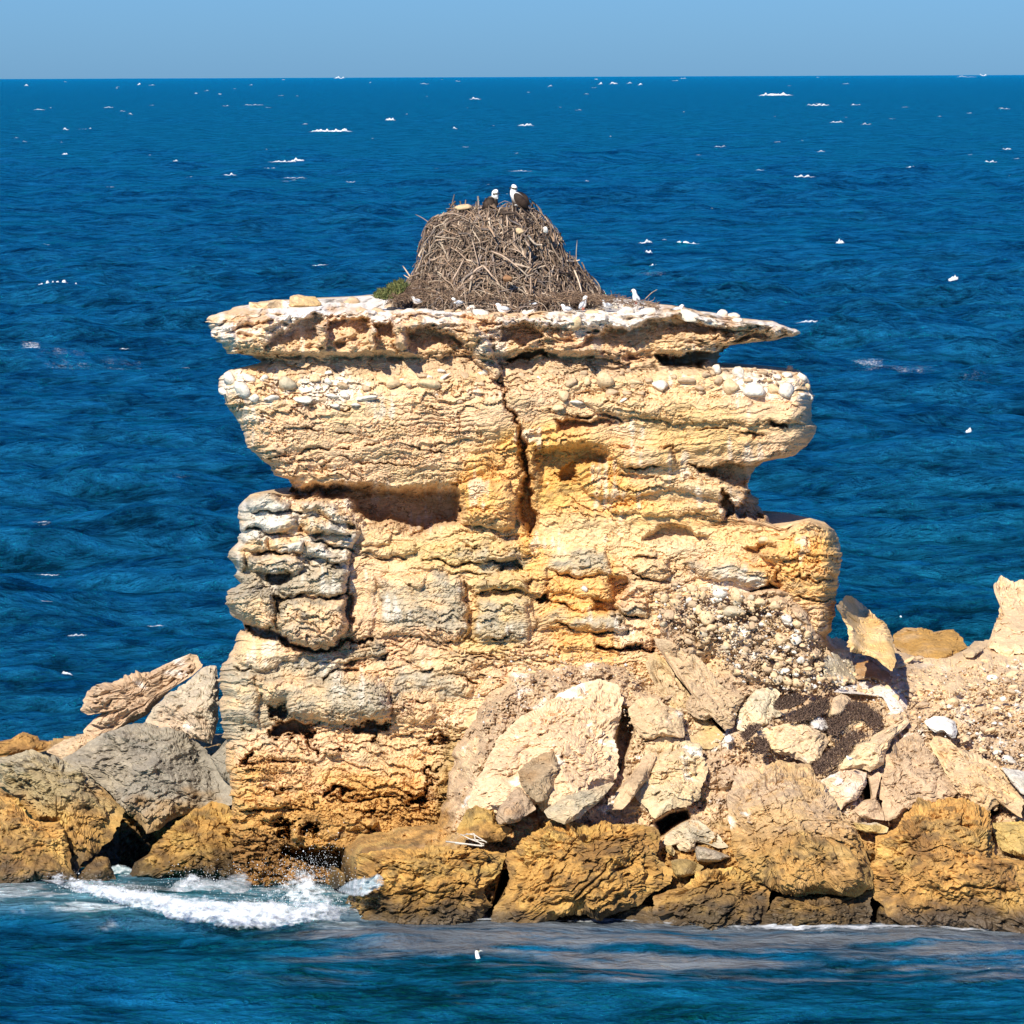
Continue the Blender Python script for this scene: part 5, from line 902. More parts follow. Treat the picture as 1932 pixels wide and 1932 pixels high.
paths, rads, cols, lens = [], [], [], []
def outward(phi): return np.array([math.sin(phi), -math.cos(phi), 0.0])
for i in range(4000):
    phi = rng.normal(0, 1.0) if i % 4 else rng.uniform(-np.pi, np.pi)
    v = rng.uniform(0, 1); pyy = 396 + 192 * v ** 0.9
    L = float(np.clip(rng.lognormal(math.log(0.34), 0.5), 0.12, 1.35)); rad = float(np.clip(rng.lognormal(math.log(0.0112), 0.48), 0.004, 0.036))
    if v > 0.75 and phi < 0: L *= 0.7; rad *= 0.7
    tang = np.array([math.cos(phi), math.sin(phi), 0.0]); o_ = outward(phi); slope = np.array([0, 0, -1.0]) + o_ * 0.45; slope /= np.linalg.norm(slope)
    ang = rng.normal(0, 0.75) if rng.uniform() < 0.55 else rng.normal(math.pi / 2, 0.55)
    d = tang * math.cos(ang) + slope * math.sin(ang) + o_ * rng.normal(0.0, 0.16); d /= np.linalg.norm(d)
    if rng.uniform() < 0.5: d[0] *= 1; 
    outw = rng.uniform(-0.07, 0.10)
    p0 = nest_pt(np.array([pyy]), np.array([phi]), outw)[0] - d * L * 0.5
    pth = curvy(p0, d, L, float(rng.normal(0, 0.10)))
    # keep the stick hugging the curved flank
    dx = pth[:, :2] - cen[:2]; r_ = np.hypot(dx[:, 0], dx[:, 1] / 0.92)
    zc = np.clip(pth[:, 2], NV[:, 2].min(), NV[:, 2].max()); pyc = np.interp(zc, [P(940, 578, NY)[2], P(940, 398, NY)[2]], [578, 398])
    lim = (np.interp(pyc, nr_[:, 0], nr_[:, 1]) - np.interp(pyc, nl[:, 0], nl[:, 1])) / 2 * s_n + 0.03
    cxw = P((np.interp(pyc, nr_[:, 0], nr_[:, 1]) + np.interp(pyc, nl[:, 0], nl[:, 1])) / 2, pyc, NY)[:, 0]
    ddx = pth[:, 0] - cxw; r_ = np.hypot(ddx, (pth[:, 1] - NY) / 0.92); target = np.where(r_ > lim + outw * 0.8, lim + outw * 0.8, np.maximum(r_, lim - 0.14)); k_ = 0.8 if rng.uniform() < 0.91 else 0.3
    sc_ = 1 + (target / np.maximum(r_, .05) - 1) * k_
    if v > 0.04 or rng.uniform() < .5: pth[:, 0] = cxw + ddx * sc_; pth[:, 1] = NY + (pth[:, 1] - NY) * sc_
    zlo = P(940, 590, NY - 1.5)[2]; pth[:, 2] = np.maximum(pth[:, 2], zlo)
    paths.append(pth); rads.append(rad * np.linspace(1.15, 0.5, 6)); cols.append(np.array(STC[rng.integers(len(STC))]) * rng.uniform(0.5, 1.15)); lens.append(L * rad if abs(phi) < 1.4 else 0)
# loose material over the top and feature sticks traced from the photograph
for i in range(420):
    a = rng.uniform(0, 2 * np.pi); rr = math.sqrt(rng.uniform()) * 0.80; p0 = P(928, 399, NY) + np.array([math.cos(a) * rr, math.sin(a) * rr * .9, rng.uniform(-.04, .07)]); d = np.array([rng.normal(), rng.normal(), rng.normal() * .18]); d /= np.linalg.norm(d); L = rng.uniform(.12, .55)
    paths.append(curvy(p0 - d * L / 2, d, L, float(rng.normal(0, .12)))); rads.append(rng.uniform(.005, .013) * np.linspace(1.1, .5, 6)); cols.append(np.array(STC[rng.integers(len(STC))])); lens.append(L * .01)
FE = [([(425,295),(390,270),(345,248)], .012, 6), ([(320,650),(290,605),(265,570)], .02, 3), ([(310,650),(290,640),(272,628)], .014, 3), ([(1360,600),(1355,500),(1362,410)], .011, 0), ([(1300,540),(1340,545),(1378,535)], .02, 3), ([(690,660),(720,600),(770,570)], .035, 0), ([(770,570),(800,600),(830,640)], .03, 0),
      ([(820,480),(900,510),(990,580)], .025, 0), ([(1345,600),(1370,660),(1395,750)], .024, 3), ([(1030,400),(1070,470),(1065,560)], .026, 0), ([(580,660),(620,590),(650,530)], .022, 0), ([(330,640),(360,600),(385,520)], .022, 1), ([(800,320),(830,360),(845,390)], .035, 5),
      ([(700,400),(720,480),(740,560)], .014, 0), ([(500,260),(570,240),(660,265)], .016, 0), ([(650,690),(655,740),(660,790)], .014, 1), ([(1070,640),(1072,700),(1070,750)], .022, 1), ([(1050,380),(1100,440),(1140,440)], .03, 3), ([(940,465),(1000,480),(1040,520)], .016, 0), ([(1790,780),(1830,740),(1865,720)], .010, 1), ([(1800,800),(1840,790),(1850,770)], .009, 1), ([(1780,790),(1830,800),(1880,815)], .009, 1)]
for q, rad, ci in FE:
    q = Z(1, q); t = np.linspace(0, 1, 6); X_ = np.interp(t, [0, .5, 1], q[:, 0]); Y_ = np.interp(t, [0, .5, 1], q[:, 1])
    Yd = NY - np.sqrt(np.clip(((np.interp(Y_, nr_[:, 0], nr_[:, 1]) - np.interp(Y_, nl[:, 0], nl[:, 1])) / 2 * s_n) ** 2 - ((X_ - (np.interp(Y_, nr_[:, 0], nr_[:, 1]) + np.interp(Y_, nl[:, 0], nl[:, 1])) / 2) * s_n) ** 2, 0, 99)) - 0.12
    paths.append(P(X_, Y_, Yd)); rads.append(rad * np.linspace(1, .6, 6)); cols.append(np.array(STC[ci]) * 1.1); lens.append(9)
order = np.argsort(-np.array(lens)); big = order[:290]; rest = order[290:]
for i in big:
    v_, f_, c_ = tubes(paths[i][None], rads[i][None], cols[i][None]); mesh_np('stick', v_, f_, M_STICK, c_, True, parent=nest)
v_, f_, c_ = tubes(np.array([paths[i] for i in rest]), np.array([rads[i] for i in rest]), np.array([cols[i] for i in rest]))
setp(mesh_np('small_sticks', v_, f_, M_STICK, c_, True, parent=nest), kind='stuff')
# skirt of fine brown litter round the nest foot
pa, ra, ca = [], [], []
for i in range(2600):
    xx = rng.uniform(735, 1245); yb = np.interp(xx, [735, 800, 1100, 1170, 1245], [562, 560, 562, 566, 576]); wd = np.interp(xx, [735, 800, 900, 1100, 1140, 1160, 1245], [10, 34, 14, 10, 6, 8, 3]); yy = yb + rng.uniform(-wd, 8)
    if 1155 < xx and rng.uniform() < .55: continue
    Yq = 7.2 + rng.uniform(-.5, .6) - (yy - yb) * .02; d = rng.normal(size=3) * (1, .6, .35); d /= np.linalg.norm(d); L = rng.uniform(.07, .26)
    pa.append(curvy(P(xx, yy, Yq) - d * L / 2, d, L, .12, 4)); ra.append(rng.uniform(.004, .009) * np.linspace(1, .5, 4)); ca.append(np.array([(.2, .13, .085), (.3, .21, .14), (.14, .095, .07)][rng.integers(3)]))
v_, f_, c_ = tubes(np.array(pa), np.array(ra), np.array(ca)); setp(mesh_np('litter', v_, f_, M_STICK, c_, True, parent=nest), kind='stuff')
# odd pale lumps caught in the nest
def lump(parent, qx, qy, w, h, Y, cc, name, rot=0.):
    v, f = VARS[random.randrange(8)]; s = (Y - CAM_Y) / FPX; vv = v * (w * .5 * s, (w + h) * .2 * s, h * .5 * s); cr, sr = math.cos(rot), math.sin(rot)
    vv = np.stack([vv[:, 0] * cr - vv[:, 2] * sr, vv[:, 1], vv[:, 0] * sr + vv[:, 2] * cr], -1)
    return mesh_np(name, vv + P(qx, qy, Y), f, M_ROCK_S, np.tile(np.asarray(cc, f32), (len(v), 1)), True, parent=parent)
lump(nest, 875, 391, 38, 13, 8.3, CREAM * .85, 'turf_clod', .1); lump(nest, 862, 392, 14, 10, 8.3, CREAM * .9, 'turf_clod')
lump(nest, 981, 436, 17, 17, 6.95, CREAM * .95, 'pale_husk'); lump(nest, 1029, 433, 11, 16, 7.75, WHITE, 'white_shell', .3); lump(nest, 1057, 451, 12, 14, 8.5, CREAM * .7, 'pale_husk', -.4); lump(nest, 958, 525, 26, 14, 6.75, (0.3, .16, .08), 'bark_piece', .2)

# ------------------------------------------------------------------ shrubs
def shrub(name, label, polyreg, poly, n, L, colA, colB, Yoff, Yf=None, up=0.6, cat='shrub', leafy=False):
    pz = Z(polyreg, poly); PV, RV, CC = [], [], []
    cen = P(*pz.mean(0), (ybase(*pz.mean(0)) if Yf is None else Yf)); root_ = empty(name, cen, label=label, cat=cat)
    for q in in_poly(pz, n):
        Yq = (float(ybase(*q)) if Yf is None else Yf) + Yoff + rng.uniform(-.2, .1); d = np.array([rng.normal() * .7, -abs(rng.normal()) * .5, up + rng.uniform(0, .6)]); d /= np.linalg.norm(d); l = L * rng.uniform(.5, 1.3)
        PV.append(curvy(P(q[0], q[1], Yq), d, l, .12, 4)); RV.append(rng.uniform(.006, .012) * np.linspace(1, .4, 4) * (1.7 if leafy else 1)); CC.append(np.asarray(colA) + (np.asarray(colB) - np.asarray(colA)) * rng.uniform())
    v_, f_, c_ = tubes(np.array(PV), np.array(RV), np.array(CC))
    setp(mesh_np('foliage', v_, f_, M_LEAF, c_, True, parent=root_), kind='stuff')
    st = [curvy(P(*q, (float(ybase(*q)) if Yf is None else Yf) + Yoff), np.array([rng.normal() * .4, -.5, .6]), L * 1.6, .1) for q in in_poly(pz, 6)]
    v_, f_, c_ = tubes(np.array(st), np.full((6, 6), .010), np.tile((.12, .08, .05), (6, 1))); mesh_np('stem', v_, f_, M_STICK, c_, True, parent=root_)
shrub('green_shrub', 'low green shrub at the left foot of the stick nest', 0, [(707,562),(712,550),(728,546),(740,536),(758,531),(768,540),(762,550),(745,562),(725,566)], 900, .09, (.07,.095,.03), (.19,.19,.07), 0, 7.2, leafy=True)
DS = [("dark dry shrub patch on the pale slab, uppermost left", 9, [(1425,690),(1480,625),(1640,580),(1715,640),(1600,690),(1480,715)]), ("dark dry shrub strip directly left of the egg-shaped boulder", 9, [(1555,800),(1700,700),(1900,615),(1960,640),(1940,720),(1790,790),(1700,820),(1600,835)]),
      ("domed dark dry shrub right of the egg-shaped boulder", 10, [(330,620),(450,635),(580,740),(612,835),(560,860),(490,850),(480,790),(420,770),(330,785),(250,800),(120,780),(300,720)]), ("long dark dry shrub running down beside the leaning cream slab", 10, [(-40,1230),(60,1130),(180,1040),(250,960),(340,905),(510,930),(340,1000),(310,1100),(200,1180),(90,1290),(0,1285)]),
      ("small dark dry shrub left of the streaked flat boulder", 9, [(1115,970),(1190,880),(1290,870),(1240,940),(1160,1015)]), ("small dark dry shrub between the oval stone and streaked boulder", 10, [(110,780),(240,790),(290,830),(230,870),(200,930),(120,930)]), ("thin dry shrub at the lower left tip of the streaked boulder", 9, [(1270,1000),(1340,1000),(1370,1090),(1310,1140),(1260,1100)])]
for lb, r, q in DS: shrub('dry_shrub', lb, r, q, 1000 if 'small' not in lb and 'thin' not in lb else 420, .11, (.085,.055,.045), (.21,.14,.10), -.38)

# ------------------------------------------------------------------ driftwood
dw = empty('driftwood', P(880, 1588, 1.0), label='bleached white driftwood branch lying on the ochre ledge', cat='driftwood')
for q, r_ in [([(588,1135),(650,1142),(790,1160)], .022), ([(670,1095),(720,1120),(800,1150)], .016), ([(700,1092),(750,1100),(815,1140)], .016), ([(745,1090),(750,1120),(790,1155)], .014), ([(680,1100),(740,1090),(760,1105)], .012), ([(710,1120),(760,1125),(810,1135)], .012), ([(640,1148),(720,1150),(800,1158)], .014)]:
    q = Z(7, q); v_, f_, c_ = tubes(P(q[:, 0], q[:, 1], ybase(q[:, 0], q[:, 1]) - 1.15)[None], np.full((1, 3), r_ * 0.8), np.array([(.56, .50, .42)])); mesh_np('branch', v_, f_, M_STICK, c_, True, parent=dw)

# ------------------------------------------------------------------ birds
def loft(spine, Y, sides=14, flat=0.85, name='body', mat=None, parent=None, colf=None, sub=4):
    """spine rows: px, py, half-width px, depth shift m, colour"""
    sp = np.array([[a[0], a[1], a[2], a[3]] for a in spine], float); cl = np.array([a[4] for a in spine], float)
    t = np.arange(len(sp)); tt = np.linspace(0, len(sp) - 1, (len(sp) - 1) * sub + 1)
    S = np.stack([np.interp(tt, t, sp[:, i]) for i in range(4)], -1)
    for _ in range(2): S[1:-1] = (S[:-2] + 2 * S[1:-1] + S[2:]) / 4
    C = np.stack([np.interp(tt, t, cl[:, i]) for i in range(3)], -1)
    ctr = P(S[:, 0], S[:, 1], Y + S[:, 3]); s = (Y - CAM_Y) / FPX; tg = np.gradient(ctr, axis=0); tg /= np.linalg.norm(tg, axis=1)[:, None] + 1e-9
    b = np.tile(np.array([0, 1.0, 0]), (len(tg), 1)); b -= (b * tg).sum(1)[:, None] * tg; b /= np.linalg.norm(b, axis=1)[:, None] + 1e-9; a = np.cross(tg, b)
    ph = np.arange(sides) * 2 * np.pi / sides
    R = ctr[:, None] + (S[:, 2] * s)[:, None, None] * (a[:, None] * np.cos(ph)[None, :, None] + flat * b[:, None] * np.sin(ph)[None, :, None])
    n = len(ctr); VV = np.concatenate([R.reshape(-1, 3), ctr[:1], ctr[-1:]]); j = np.arange(sides)
    F3 = np.concatenate([np.stack([(j + 1) % sides, j, np.full(sides, n * sides)], -1), np.stack([(n - 1) * sides + j, (n - 1) * sides + (j + 1) % sides, np.full(sides, n * sides + 1)], -1)])
    CC = np.repeat(C, sides, 0); CC = np.concatenate([CC, C[:1], C[-1:]])
    if colf is not None: CC = colf(VV, CC)
    if name in ('wing', 'body'): CC = CC * (1 + 0.9 * np.clip(pn(VV[:, 0] * 26, VV[:, 1] * 26, VV[:, 2] * 40), -.5, 1))[:, None] if CC.mean() < .2 else CC
    return mesh_np(name, VV, [gridfaces(n, sides, 0, True), F3], mat or M_BIRD, CC, True, parent=parent)
WH, DB, MB_ = (.8, .79, .76), (.010, .007, .006), (.038, .024, .017)
def O(pts): return [(880 + a / 13.8, 330 + b / 13.8) for a, b in pts]
YB = 8.35
os1 = empty('osprey', P(972, 396, YB), label='taller pale-breasted osprey standing on the right of the nest top, facing left', cat='osprey', group='ospreys on the nest')
def q(a, b, r, dpt, c_): x, y = O([(a, b)])[0]; return (x, y, r / 13.8, dpt, c_)
def stripe(VV, CC, h0, h1, dark=(.03, .022, .018)):
    d = linedist_w(VV, h0, h1); CC = CC.copy(); CC[d < .022] = dark; return CC
def linedist_w(VV, a, b):
    a = np.array(a); b = np.array(b); e = b - a; t = np.clip(((VV - a) @ e) / (e @ e), 0, 1); return np.linalg.norm(VV - a - t[:, None] * e, axis=1)
def os_w(a, b, Y): x, y = O([(a, b)])[0]; return P(x, y, Y)
loft([q(1175,300,40,0,WH),q(1205,305,70,0,WH),q(1240,335,88,0,WH),q(1235,390,80,0,WH),q(1215,440,78,0,WH),q(1230,500,100,0,WH),q(1290,570,140,.02,(.35,.3,.26)),q(1370,680,165,.02,(.07,.05,.04)),q(1450,770,135,.03,(.2,.14,.1)),q(1520,830,80,.04,DB)], YB, 18, .9, 'body', parent=os1,
     colf=lambda V_, C_: stripe(V_, C_, os_w(1150, 345, YB - .06), os_w(1320, 370, YB - .04)))
loft([q(1215,500,30,-.05,DB),q(1290,540,90,-.06,MB_),q(1370,640,125,-.07,MB_),q(1470,740,110,-.06,MB_),q(1560,830,70,-.04,DB),q(1610,880,15,-.02,DB)], YB, 12, .5, 'wing', parent=os1)
loft([q(1260,470,40,.06,DB),q(1400,510,80,.08,DB),q(1520,600,90,.08,MB_),q(1610,730,45,.08,DB),q(1640,790,12,.08,DB)], YB, 12, .6, 'wing', parent=os1)
loft([q(1540,820,50,.02,DB),q(1590,880,45,.03,MB_),q(1620,930,20,.03,DB)], YB, 8, .4, 'tail', parent=os1)
for dx_, dp in ((0, -.03), (75, .05)):
    loft([q(1290+dx_,760,52,dp,WH),q(1295+dx_,830,36,dp,WH),q(1300+dx_,890,16,dp,(.5,.5,.45)),q(1302+dx_,925,14,dp,(.4,.4,.38))], YB, 8, 1, 'leg', parent=os1)
loft([q(1170,320,26,-.02,DB),q(1140,335,18,-.03,DB),q(1125,362,6,-.03,DB)], YB, 8, .8, 'beak', mat=M_BEAK, parent=os1)
os2 = empty('osprey', P(930, 396, YB), label='lower dark-backed osprey hunched on the left of the nest top, facing right', cat='osprey', group='ospreys on the nest')
loft([q(820,440,40,0,WH),q(790,440,75,0,WH),q(745,470,92,0,WH),q(745,540,85,0,WH),q(735,590,95,.01,(.2,.17,.14)),q(680,670,160,.02,DB),q(600,780,185,.02,(.02,.014,.01)),q(520,860,150,.02,DB),q(440,920,70,.04,DB)], YB, 18, .9, 'body', parent=os2,
     colf=lambda V_, C_: stripe(V_, C_, os_w(700, 505, YB - .07), os_w(830, 490, YB - .05)))
loft([q(700,600,40,-.07,DB),q(640,680,120,-.09,(.03,.02,.014)),q(560,800,130,-.09,(.05,.033,.024)),q(480,890,80,-.07,DB),q(400,940,15,-.05,DB)], YB, 12, .45, 'wing', parent=os2)
loft([q(760,640,40,-.05,DB),q(770,740,60,-.06,DB),q(740,850,45,-.06,(.04,.027,.02)),q(700,930,10,-.04,DB)], YB, 12, .5, 'wing', parent=os2)
loft([q(800,590,35,-.03,WH),q(800,620,22,-.03,WH)], YB, 8, .6, 'breast', parent=os2)
loft([q(835,480,24,-.01,DB),q(865,490,15,-.01,DB),q(868,515,5,-.01,DB)], YB, 8, .8, 'beak', mat=M_BEAK, parent=os2)
loft([q(440,900,60,.04,DB),q(370,930,40,.05,MB_),q(320,945,12,.05,DB)], YB, 8, .4, 'tail', parent=os2)
for o_, (a, b) in ((os1, (1215, 335)), (os2, (775, 480))):
    v, f = VARS[0]; mesh_np('eye', v * .008 + os_w(a, b, YB - .075), f, M_EYE, None, True, parent=o_)
    v2 = v * .006
GL = [("gull resting on the cap below the nest's left foot, its head just showing", 783, 566, 1, .9, 7.0), ("upright-headed gull on the cap under the left half of the nest", 860, 569, 1, 1.0, 6.9), ("white gull sitting low in front of a cream block below the nest's middle", 945, 581, 1, 1.2, 6.5), ("small gull close under the middle of the nest beside the white one", 1003, 572, 1, .85, 6.9),
      ("gull sitting on the cap to the right of the nest's middle, lowest of its neighbours", 1066, 581, 1, .95, 6.5), ("gull with raised white breast in front of the nest's lower right slope", 1103, 572, -1, 1.1, 6.8), ("grey-backed gull at the nest's lower right end", 1143, 573, 1, .95, 6.9), ("gull standing up beside the thin dry twigs right of the nest", 1197, 560, 1, 1.15, 7.3), ("gull alone on the cap's right arm, farthest right of the flock", 1282, 582, -1, 1.0, 7.0),
      ("small white gull on the leaning cream slab in the lower right", 1601, 1430, 1, .55, None)]
GR = (.48, .52, .58)
for lb, x, y, fl, sc_, Yg in GL:
    sc_ *= .88
    if Yg is None: Yg = float(ybase(x, y)) - 1.1
    g_ = empty('gull', P(x, y + 8 * sc_, Yg), label=lb, cat='gull', group='gulls resting on the rocks')
    stand = 'standing' in lb or 'raised' in lb
    T_ = (lambda a, b, r, d_, c_: (x - a * sc_ * fl * -1, y + b * sc_, r * sc_, d_, c_))
    if stand: sp = [(-5,-11,1.6),(-2.5,-12,3.4),(-.5,-10,4.2),(.5,-6,3.6),(1.5,-1,5.5),(3,4,6.2),(6,8,4.2),(10,10,1.2)]
    else: sp = [(-9,-5,1.4),(-6.5,-6,3.4),(-4,-4,4.4),(-2.5,-.5,4.4),(0,3,5.8),(5,4,6.2),(11,4,4.2),(17,3.4,1.0)]
    loft([T_(a, b, r, 0, WH) for a, b, r in sp], Yg, 12, .9, 'body', parent=g_)
    wg = [(-1,1,1.5),(4,.5,4.2),(10,1.5,3.6),(16,2,1.6),(20,1.6,.5)] if not stand else [(2,-3,1.5),(5,1,4.0),(8,5,3.4),(11,10,1.0)]
    for dp in (-.075, .07): loft([T_(a, b, r, dp, GR if a < 15 else (.06, .06, .07)) for a, b, r in wg], Yg, 8, .4, 'wing', parent=g_)
    bk = [(-8.6,-4.6,1.1),(-10,-4.2,.7),(-11.2,-3.8,.3)] if not stand else [(-4.8,-10.8,1.1),(-6.2,-10.3,.7),(-7.4,-9.8,.3)]
    loft([T_(a, b, r, -.01, (1, 1, 1)) for a, b, r in bk], Yg, 6, .8, 'beak', mat=M_BEAK_RED, parent=g_)
    e_ = (-6.5, -6.6) if not stand else (-2.8, -12.4); v, f = VARS[0]; mesh_np('eye', v * .009 * sc_ + P(x + e_[0] * sc_ * fl, y + e_[1] * sc_, Yg - .038 * sc_), f, M_EYED, None, True, parent=g_)
    if stand:
        for a in (1.5, 4): loft([T_(a, 8, .8, -.02 * a, (.5, .1, .05)), T_(a, 14, .7, -.02 * a, (.5, .1, .05))], Yg, 6, 1, 'leg', parent=g_)
# the swimming cormorant
def qc(a, b, r, d_, c_): return (860 + a / 19.32, 1760 + b / 19.32, r / 19.32, d_, c_)
YC = CAM_H * FPX / (1826 - 143) + CAM_Y
co = empty('cormorant', P(906, 1826, YC), label='pied cormorant swimming low with its long white neck upright in the foreground water', cat='cormorant')
CW, CK = (.85, .84, .8), (.02, .02, .025)
loft([qc(870,660,50,0,(.7,.62,.4)),qc(820,660,72,0,(.78,.7,.5)),qc(775,690,85,0,CW),qc(770,760,72,0,CW),qc(790,860,78,0,CW),qc(830,1000,90,0,CW),qc(875,1150,98,0,CW),qc(920,1290,140,.05,CW),qc(1060,1420,220,.2,CK),qc(1300,1500,200,.35,CK),qc(1600,1520,80,.5,CK)], YC, 16, .9, 'body', parent=co,
     colf=lambda V_, C_: np.where((V_[:, 2] > P(900, 1760 + 640 / 19.32, YC)[2])[:, None], np.array(CK), C_))
loft([qc(735,690,22,.03,CK),qc(715,860,30,.04,CK),qc(760,1050,34,.05,CK),qc(810,1220,40,.06,CK)], YC, 8, .8, 'nape', parent=co)
loft([qc(870,655,30,-.01,(.5,.5,.5)),qc(930,655,18,-.01,(.45,.43,.42)),qc(985,670,10,-.01,(.3,.3,.32)),qc(990,690,4,-.01,(.2,.2,.22))], YC, 8, .8, 'beak', mat=M_BIRD, parent=co)
v, f = VARS[0]; mesh_np('eye', v * .008 + P(860 + 800 / 19.32, 1760 + 672 / 19.32, YC - .045), f, M_EYED, None, True, parent=co)

# ------------------------------------------------------------------ the breaking wave
def foam_strip(top, bot, Yfun, bulge, seed, step=2.0, thick=1.0):
    top = np.array(top, float); bot = np.array(bot, float)
    xs = np.arange(min(top[0, 0], bot[0, 0]), max(top[-1, 0], bot[-1, 0]), step); K = 34
    yt = np.interp(xs, top[:, 0], top[:, 1]) + 4 * fbm(xs / 22, 0 * xs, seed, 4, seed, .65); yb = np.interp(xs, bot[:, 0], bot[:, 1]) + 4 * fbm(xs / 30, 0 * xs, seed + 5, 3, seed)
    v = np.linspace(0, 1, K)[:, None]; qx = np.repeat(xs[None], K, 0); qy = yt * (1 - v) + yb * v
    Y = Yfun(qx, qy); endf = np.sin(np.pi * np.clip((qx - xs[0]) / (xs[-1] - xs[0]), 0, 1)) ** .22
    bl = fbm(qx / 40, qy / 20, seed, 3, seed + 2, .55) * 0.22 + fbm(qx / 9, qy / 7, seed, 2, seed + 3) * .03
    Y = Y - bulge * np.sin(np.pi * (v * .85 + .1)) * endf - bl * endf
    Pv = P(qx, qy, Y); sk = Pv[-1:].copy(); sk[..., 2] = np.minimum(sk[..., 2], 0) - 0.25; cv = np.minimum(1, np.sin(np.pi * np.clip(v * .9 + .05, 0, 1)) * 1.5) * endf * thick + 0.25 * fbm(qx / 18, qy / 9, seed, 3, seed + 4)
    return np.concatenate([Pv, sk]), (K + 1, qx.shape[1]), np.concatenate([cv, 0 * cv[-1:]])
bt = [(76,1653),(100,1655),(150,1663),(200,1670),(250,1680),(300,1688),(350,1694),(420,1700),(480,1703),(560,1702),(620,1698),(664,1722)]; bb = [(76,1658),(120,1675),(170,1697),(230,1716),(300,1734),(370,1748),(430,1754),(500,1757),(570,1753),(630,1745),(668,1738)]
fV, shp, cvr = foam_strip(bt, bb, lambda x, y: CAM_H * FPX / (np.interp(x, [q[0] for q in bb], [q[1] for q in bb]) - 143 + 24) + CAM_Y + (1 - (y - np.interp(x, [q[0] for q in bt], [q[1] for q in bt])) / (np.interp(x, [q[0] for q in bb], [q[1] for q in bb]) - np.interp(x, [q[0] for q in bt], [q[1] for q in bt]) + .1)) * 1.3, .35, 3, thick=.66)
surf = setp(cover(mesh_np('breaking_wave', fV.reshape(-1, 3), gridfaces(*shp), M_LACE, None, True), cvr), 'white foaming wave breaking at the foot of the left-hand boulders', kind='stuff')
for tp_, bt_, yy_, th_, sd_ in [([(492,1700),(520,1672),(545,1648),(566,1630),(590,1640),(612,1660),(650,1700)], [(492,1708),(560,1716),(650,1708)], 3.0, .40, 31), ([(520,1700),(560,1662),(585,1650),(600,1672),(630,1704)], [(520,1712),(575,1720),(630,1712)], 2.3, .5, 33), ([(318,1690),(342,1660),(360,1642),(376,1650),(384,1690)], [(318,1702),(350,1708),(384,1704)], 4.0, .5, 35), ([(60,1662),(85,1652),(110,1656),(140,1668)], [(60,1668),(100,1672),(140,1676)], 5.2, .45, 37)]:
    fV, shp, cvr = foam_strip(tp_, bt_, lambda x, y: yy_ + 0 * x - (y - 1680) * .01, .15, sd_, thick=th_)
    setp(cover(mesh_np('spray_plume', fV.reshape(-1, 3), gridfaces(*shp), M_LACE, None, True), cvr), 'spray thrown up where the wave hits the rocks', kind='stuff')
for k_ in range(2):      # thinner veils of spray water standing off the roller
    o_ = 10 + 9 * k_; tv = [(a, b - 5 - 4 * k_) for a, b in bt]; bv = [(a, b - 6) for a, b in bb]
    fV, shp, cvr = foam_strip(tv, bv, lambda x, y: CAM_H * FPX / (np.interp(x, [q[0] for q in bb], [q[1] for q in bb]) - 143 + 24 + o_) + CAM_Y + (1 - (y - np.interp(x, [q[0] for q in bt], [q[1] for q in bt])) / 40) * 0.9, .3, 23 + k_, thick=.42)
    setp(cover(mesh_np('wave_veil', fV.reshape(-1, 3), gridfaces(*shp), M_LACE, None, True), cvr * 1.1), 'thin broken veil of foam over the breaking wave', kind='stuff')
wl = [(620,1748),(700,1752),(760,1757),(930,1763),(1140,1763),(1280,1766),(1500,1780),(1640,1776),(1940,1767)]
xs_ = np.arange(610, 1960, 3.0); ks_ = np.linspace(-9, 10, 12)[:, None]; wx_ = np.interp(xs_, [a for a, b in wl], [b for a, b in wl]) + 3 * fbm(xs_ / 30, 0 * xs_, 2, 3, 301)
qy_ = wx_[None] + ks_; qx_ = np.repeat(xs_[None], 12, 0); dd_ = CAM_H * FPX / (qy_ - 143); gx_ = (qx_ - 966) * dd_ / FPX; gy_ = dd_ + CAM_Y
SW = np.stack([gx_, gy_, waves(gx_, gy_) + 0.03], -1); cvs = 0.62 * (1 - np.abs(ks_ / 10) ** 2) + 0.35 * fbm(qx_ / 60, qy_ / 8, 0, 3, 303) - 0.12
setp(cover(mesh_np('swash', SW.reshape(-1, 3), gridfaces(*qx_.shape), M_LACE, None, True), cvs), 'thin lace of foam along the waterline of the ochre rocks', kind='stuff')
# grey-white water heaped behind the breaker and washing off the ledge
m, t, p = mat_new('aerated water'); n = t.nodes.new('ShaderNodeTexNoise'); n.inputs['Scale'].default_value = 3.5; n.inputs['Detail'].default_value = 8; n.inputs['Roughness'].default_value = .7
cr = t.nodes.new('ShaderNodeValToRGB'); cr.color_ramp.elements[0].position = .42; cr.color_ramp.elements[0].color = (.25, .34, .38, 1); cr.color_ramp.elements[1].position = .6; cr.color_ramp.elements[1].color = (.62, .66, .7, 1)
ge = t.nodes.new('ShaderNodeNewGeometry'); t.links.new(ge.outputs['Position'], n.inputs['Vector']); t.links.new(n.outputs['Fac'], cr.inputs[0]); t.links.new(cr.outputs[0], p.inputs['Base Color']); p.inputs['Roughness'].default_value = .35
bpn = t.nodes.new('ShaderNodeBump'); bpn.inputs['Distance'].default_value = .1; t.links.new(n.outputs['Fac'], bpn.inputs['Height']); t.links.new(bpn.outputs[0], p.inputs['Normal']); M_AER = lacy(m, 'lacy aerated water')
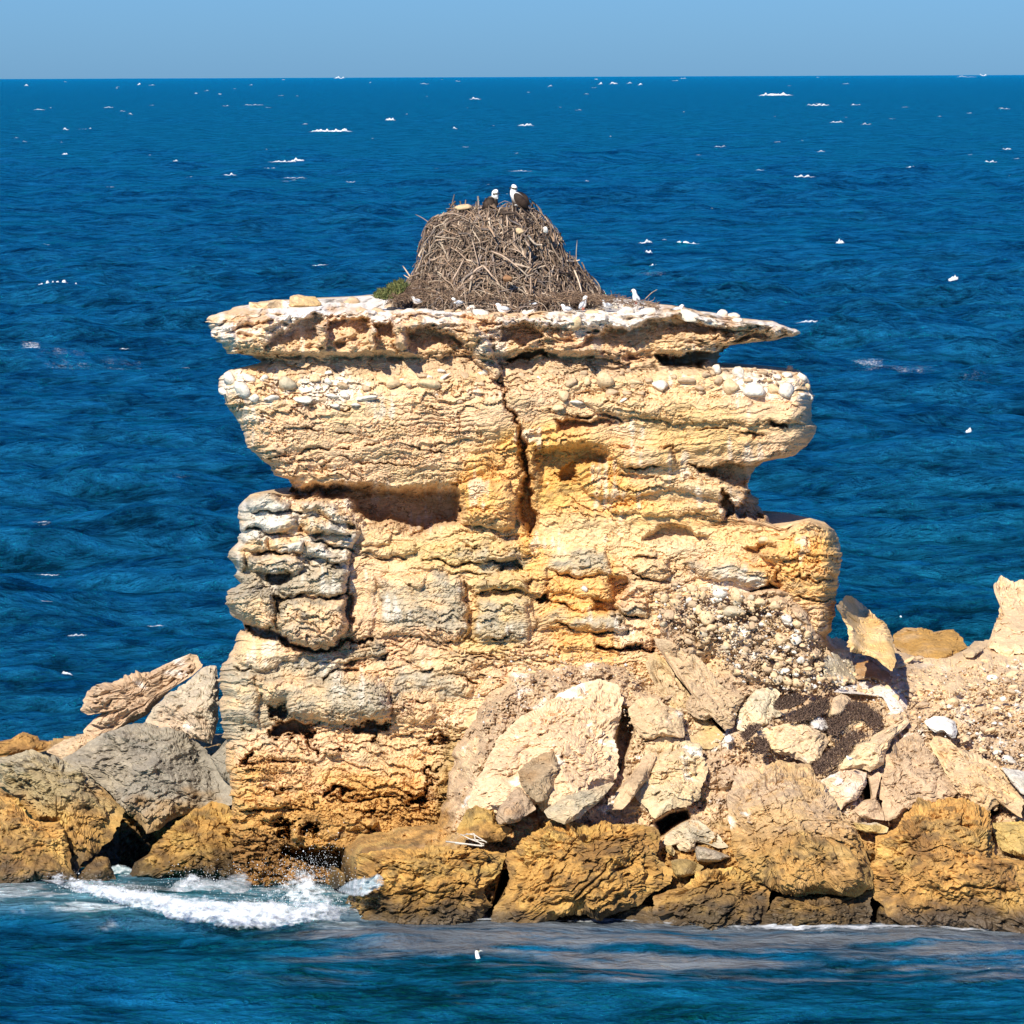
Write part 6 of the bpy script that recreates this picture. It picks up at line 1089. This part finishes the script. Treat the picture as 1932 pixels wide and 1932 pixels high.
Wf, shp, cvr = foam_strip([(300,1684),(325,1668),(345,1652),(362,1644),(378,1652),(395,1655),(430,1650),(460,1642),(480,1655)], [(300,1700),(345,1706),(400,1712),(440,1706),(480,1700)], lambda x, y: 5.0 - (y - 1650) * .045, .2, 8, thick=.75)
setp(cover(mesh_np('heaped_water', Wf.reshape(-1, 3), gridfaces(*shp), M_AER, None, True), cvr), 'glassy grey-white water heaped up behind the breaker', kind='stuff')
Wf, shp, cvr = foam_strip([(636,1680),(650,1665),(680,1655),(705,1648),(716,1644),(728,1662)], [(636,1684),(660,1692),(690,1692),(712,1680),(728,1668)], lambda x, y: ybase(x, y) - 1.1, .0, 12, thick=.8)
setp(cover(mesh_np('wash', Wf.reshape(-1, 3), gridfaces(*shp), M_AER, None, True), cvr), 'patch of white wash draining over the ochre ledge', kind='stuff')
Wf, shp, cvr = foam_strip([(205,1636),(220,1630),(240,1632),(252,1640)], [(205,1655),(225,1660),(240,1662),(254,1660)], lambda x, y: 7.0 + 0 * x, .1, 15)
setp(cover(mesh_np('cave_foam', Wf.reshape(-1, 3), gridfaces(*shp), M_AER, None, True), cvr), 'white foam showing through the gap by the sea cave', kind='stuff')
pts, sz = [], []
for (cx, cy, sx, sy, n_, Yq) in [(560,1670,38,26,900,3.2),(590,1640,34,20,420,3.5),(370,1668,30,16,500,4.4),(350,1712,120,9,900,1.0),(560,1712,70,9,700,0.7),(200,1676,50,7,400,2.2),(460,1640,30,8,70,5.0),(110,1655,34,7,140,5.2),(300,1690,110,10,380,3.2),(560,1700,90,10,420,1.6),(640,1700,30,22,160,1.6),(690,1655,26,14,110,1.5),(250,1700,120,12,300,2.2),(620,1590,24,22,60,3.8)]:
    q_ = rng.normal(size=(n_, 2)) * (sx, sy) + (cx, cy)
    for a, b in q_:
        if b > (1736 if a > 200 else 1700): continue
        pts.append(P(a, b, Yq + rng.normal() * .4)); sz.append(float(np.clip(rng.lognormal(math.log(.0075), .4), .004, .02)))
small_blobs('spray', pts, sz, M_FOAM, None, 'spray droplets thrown up where the wave hits the rocks', flat=1.0)
print('verts', sum(len(o.data.vertices) for o in bpy.data.objects if o.type == 'MESH'), 'objs', len(bpy.data.objects))
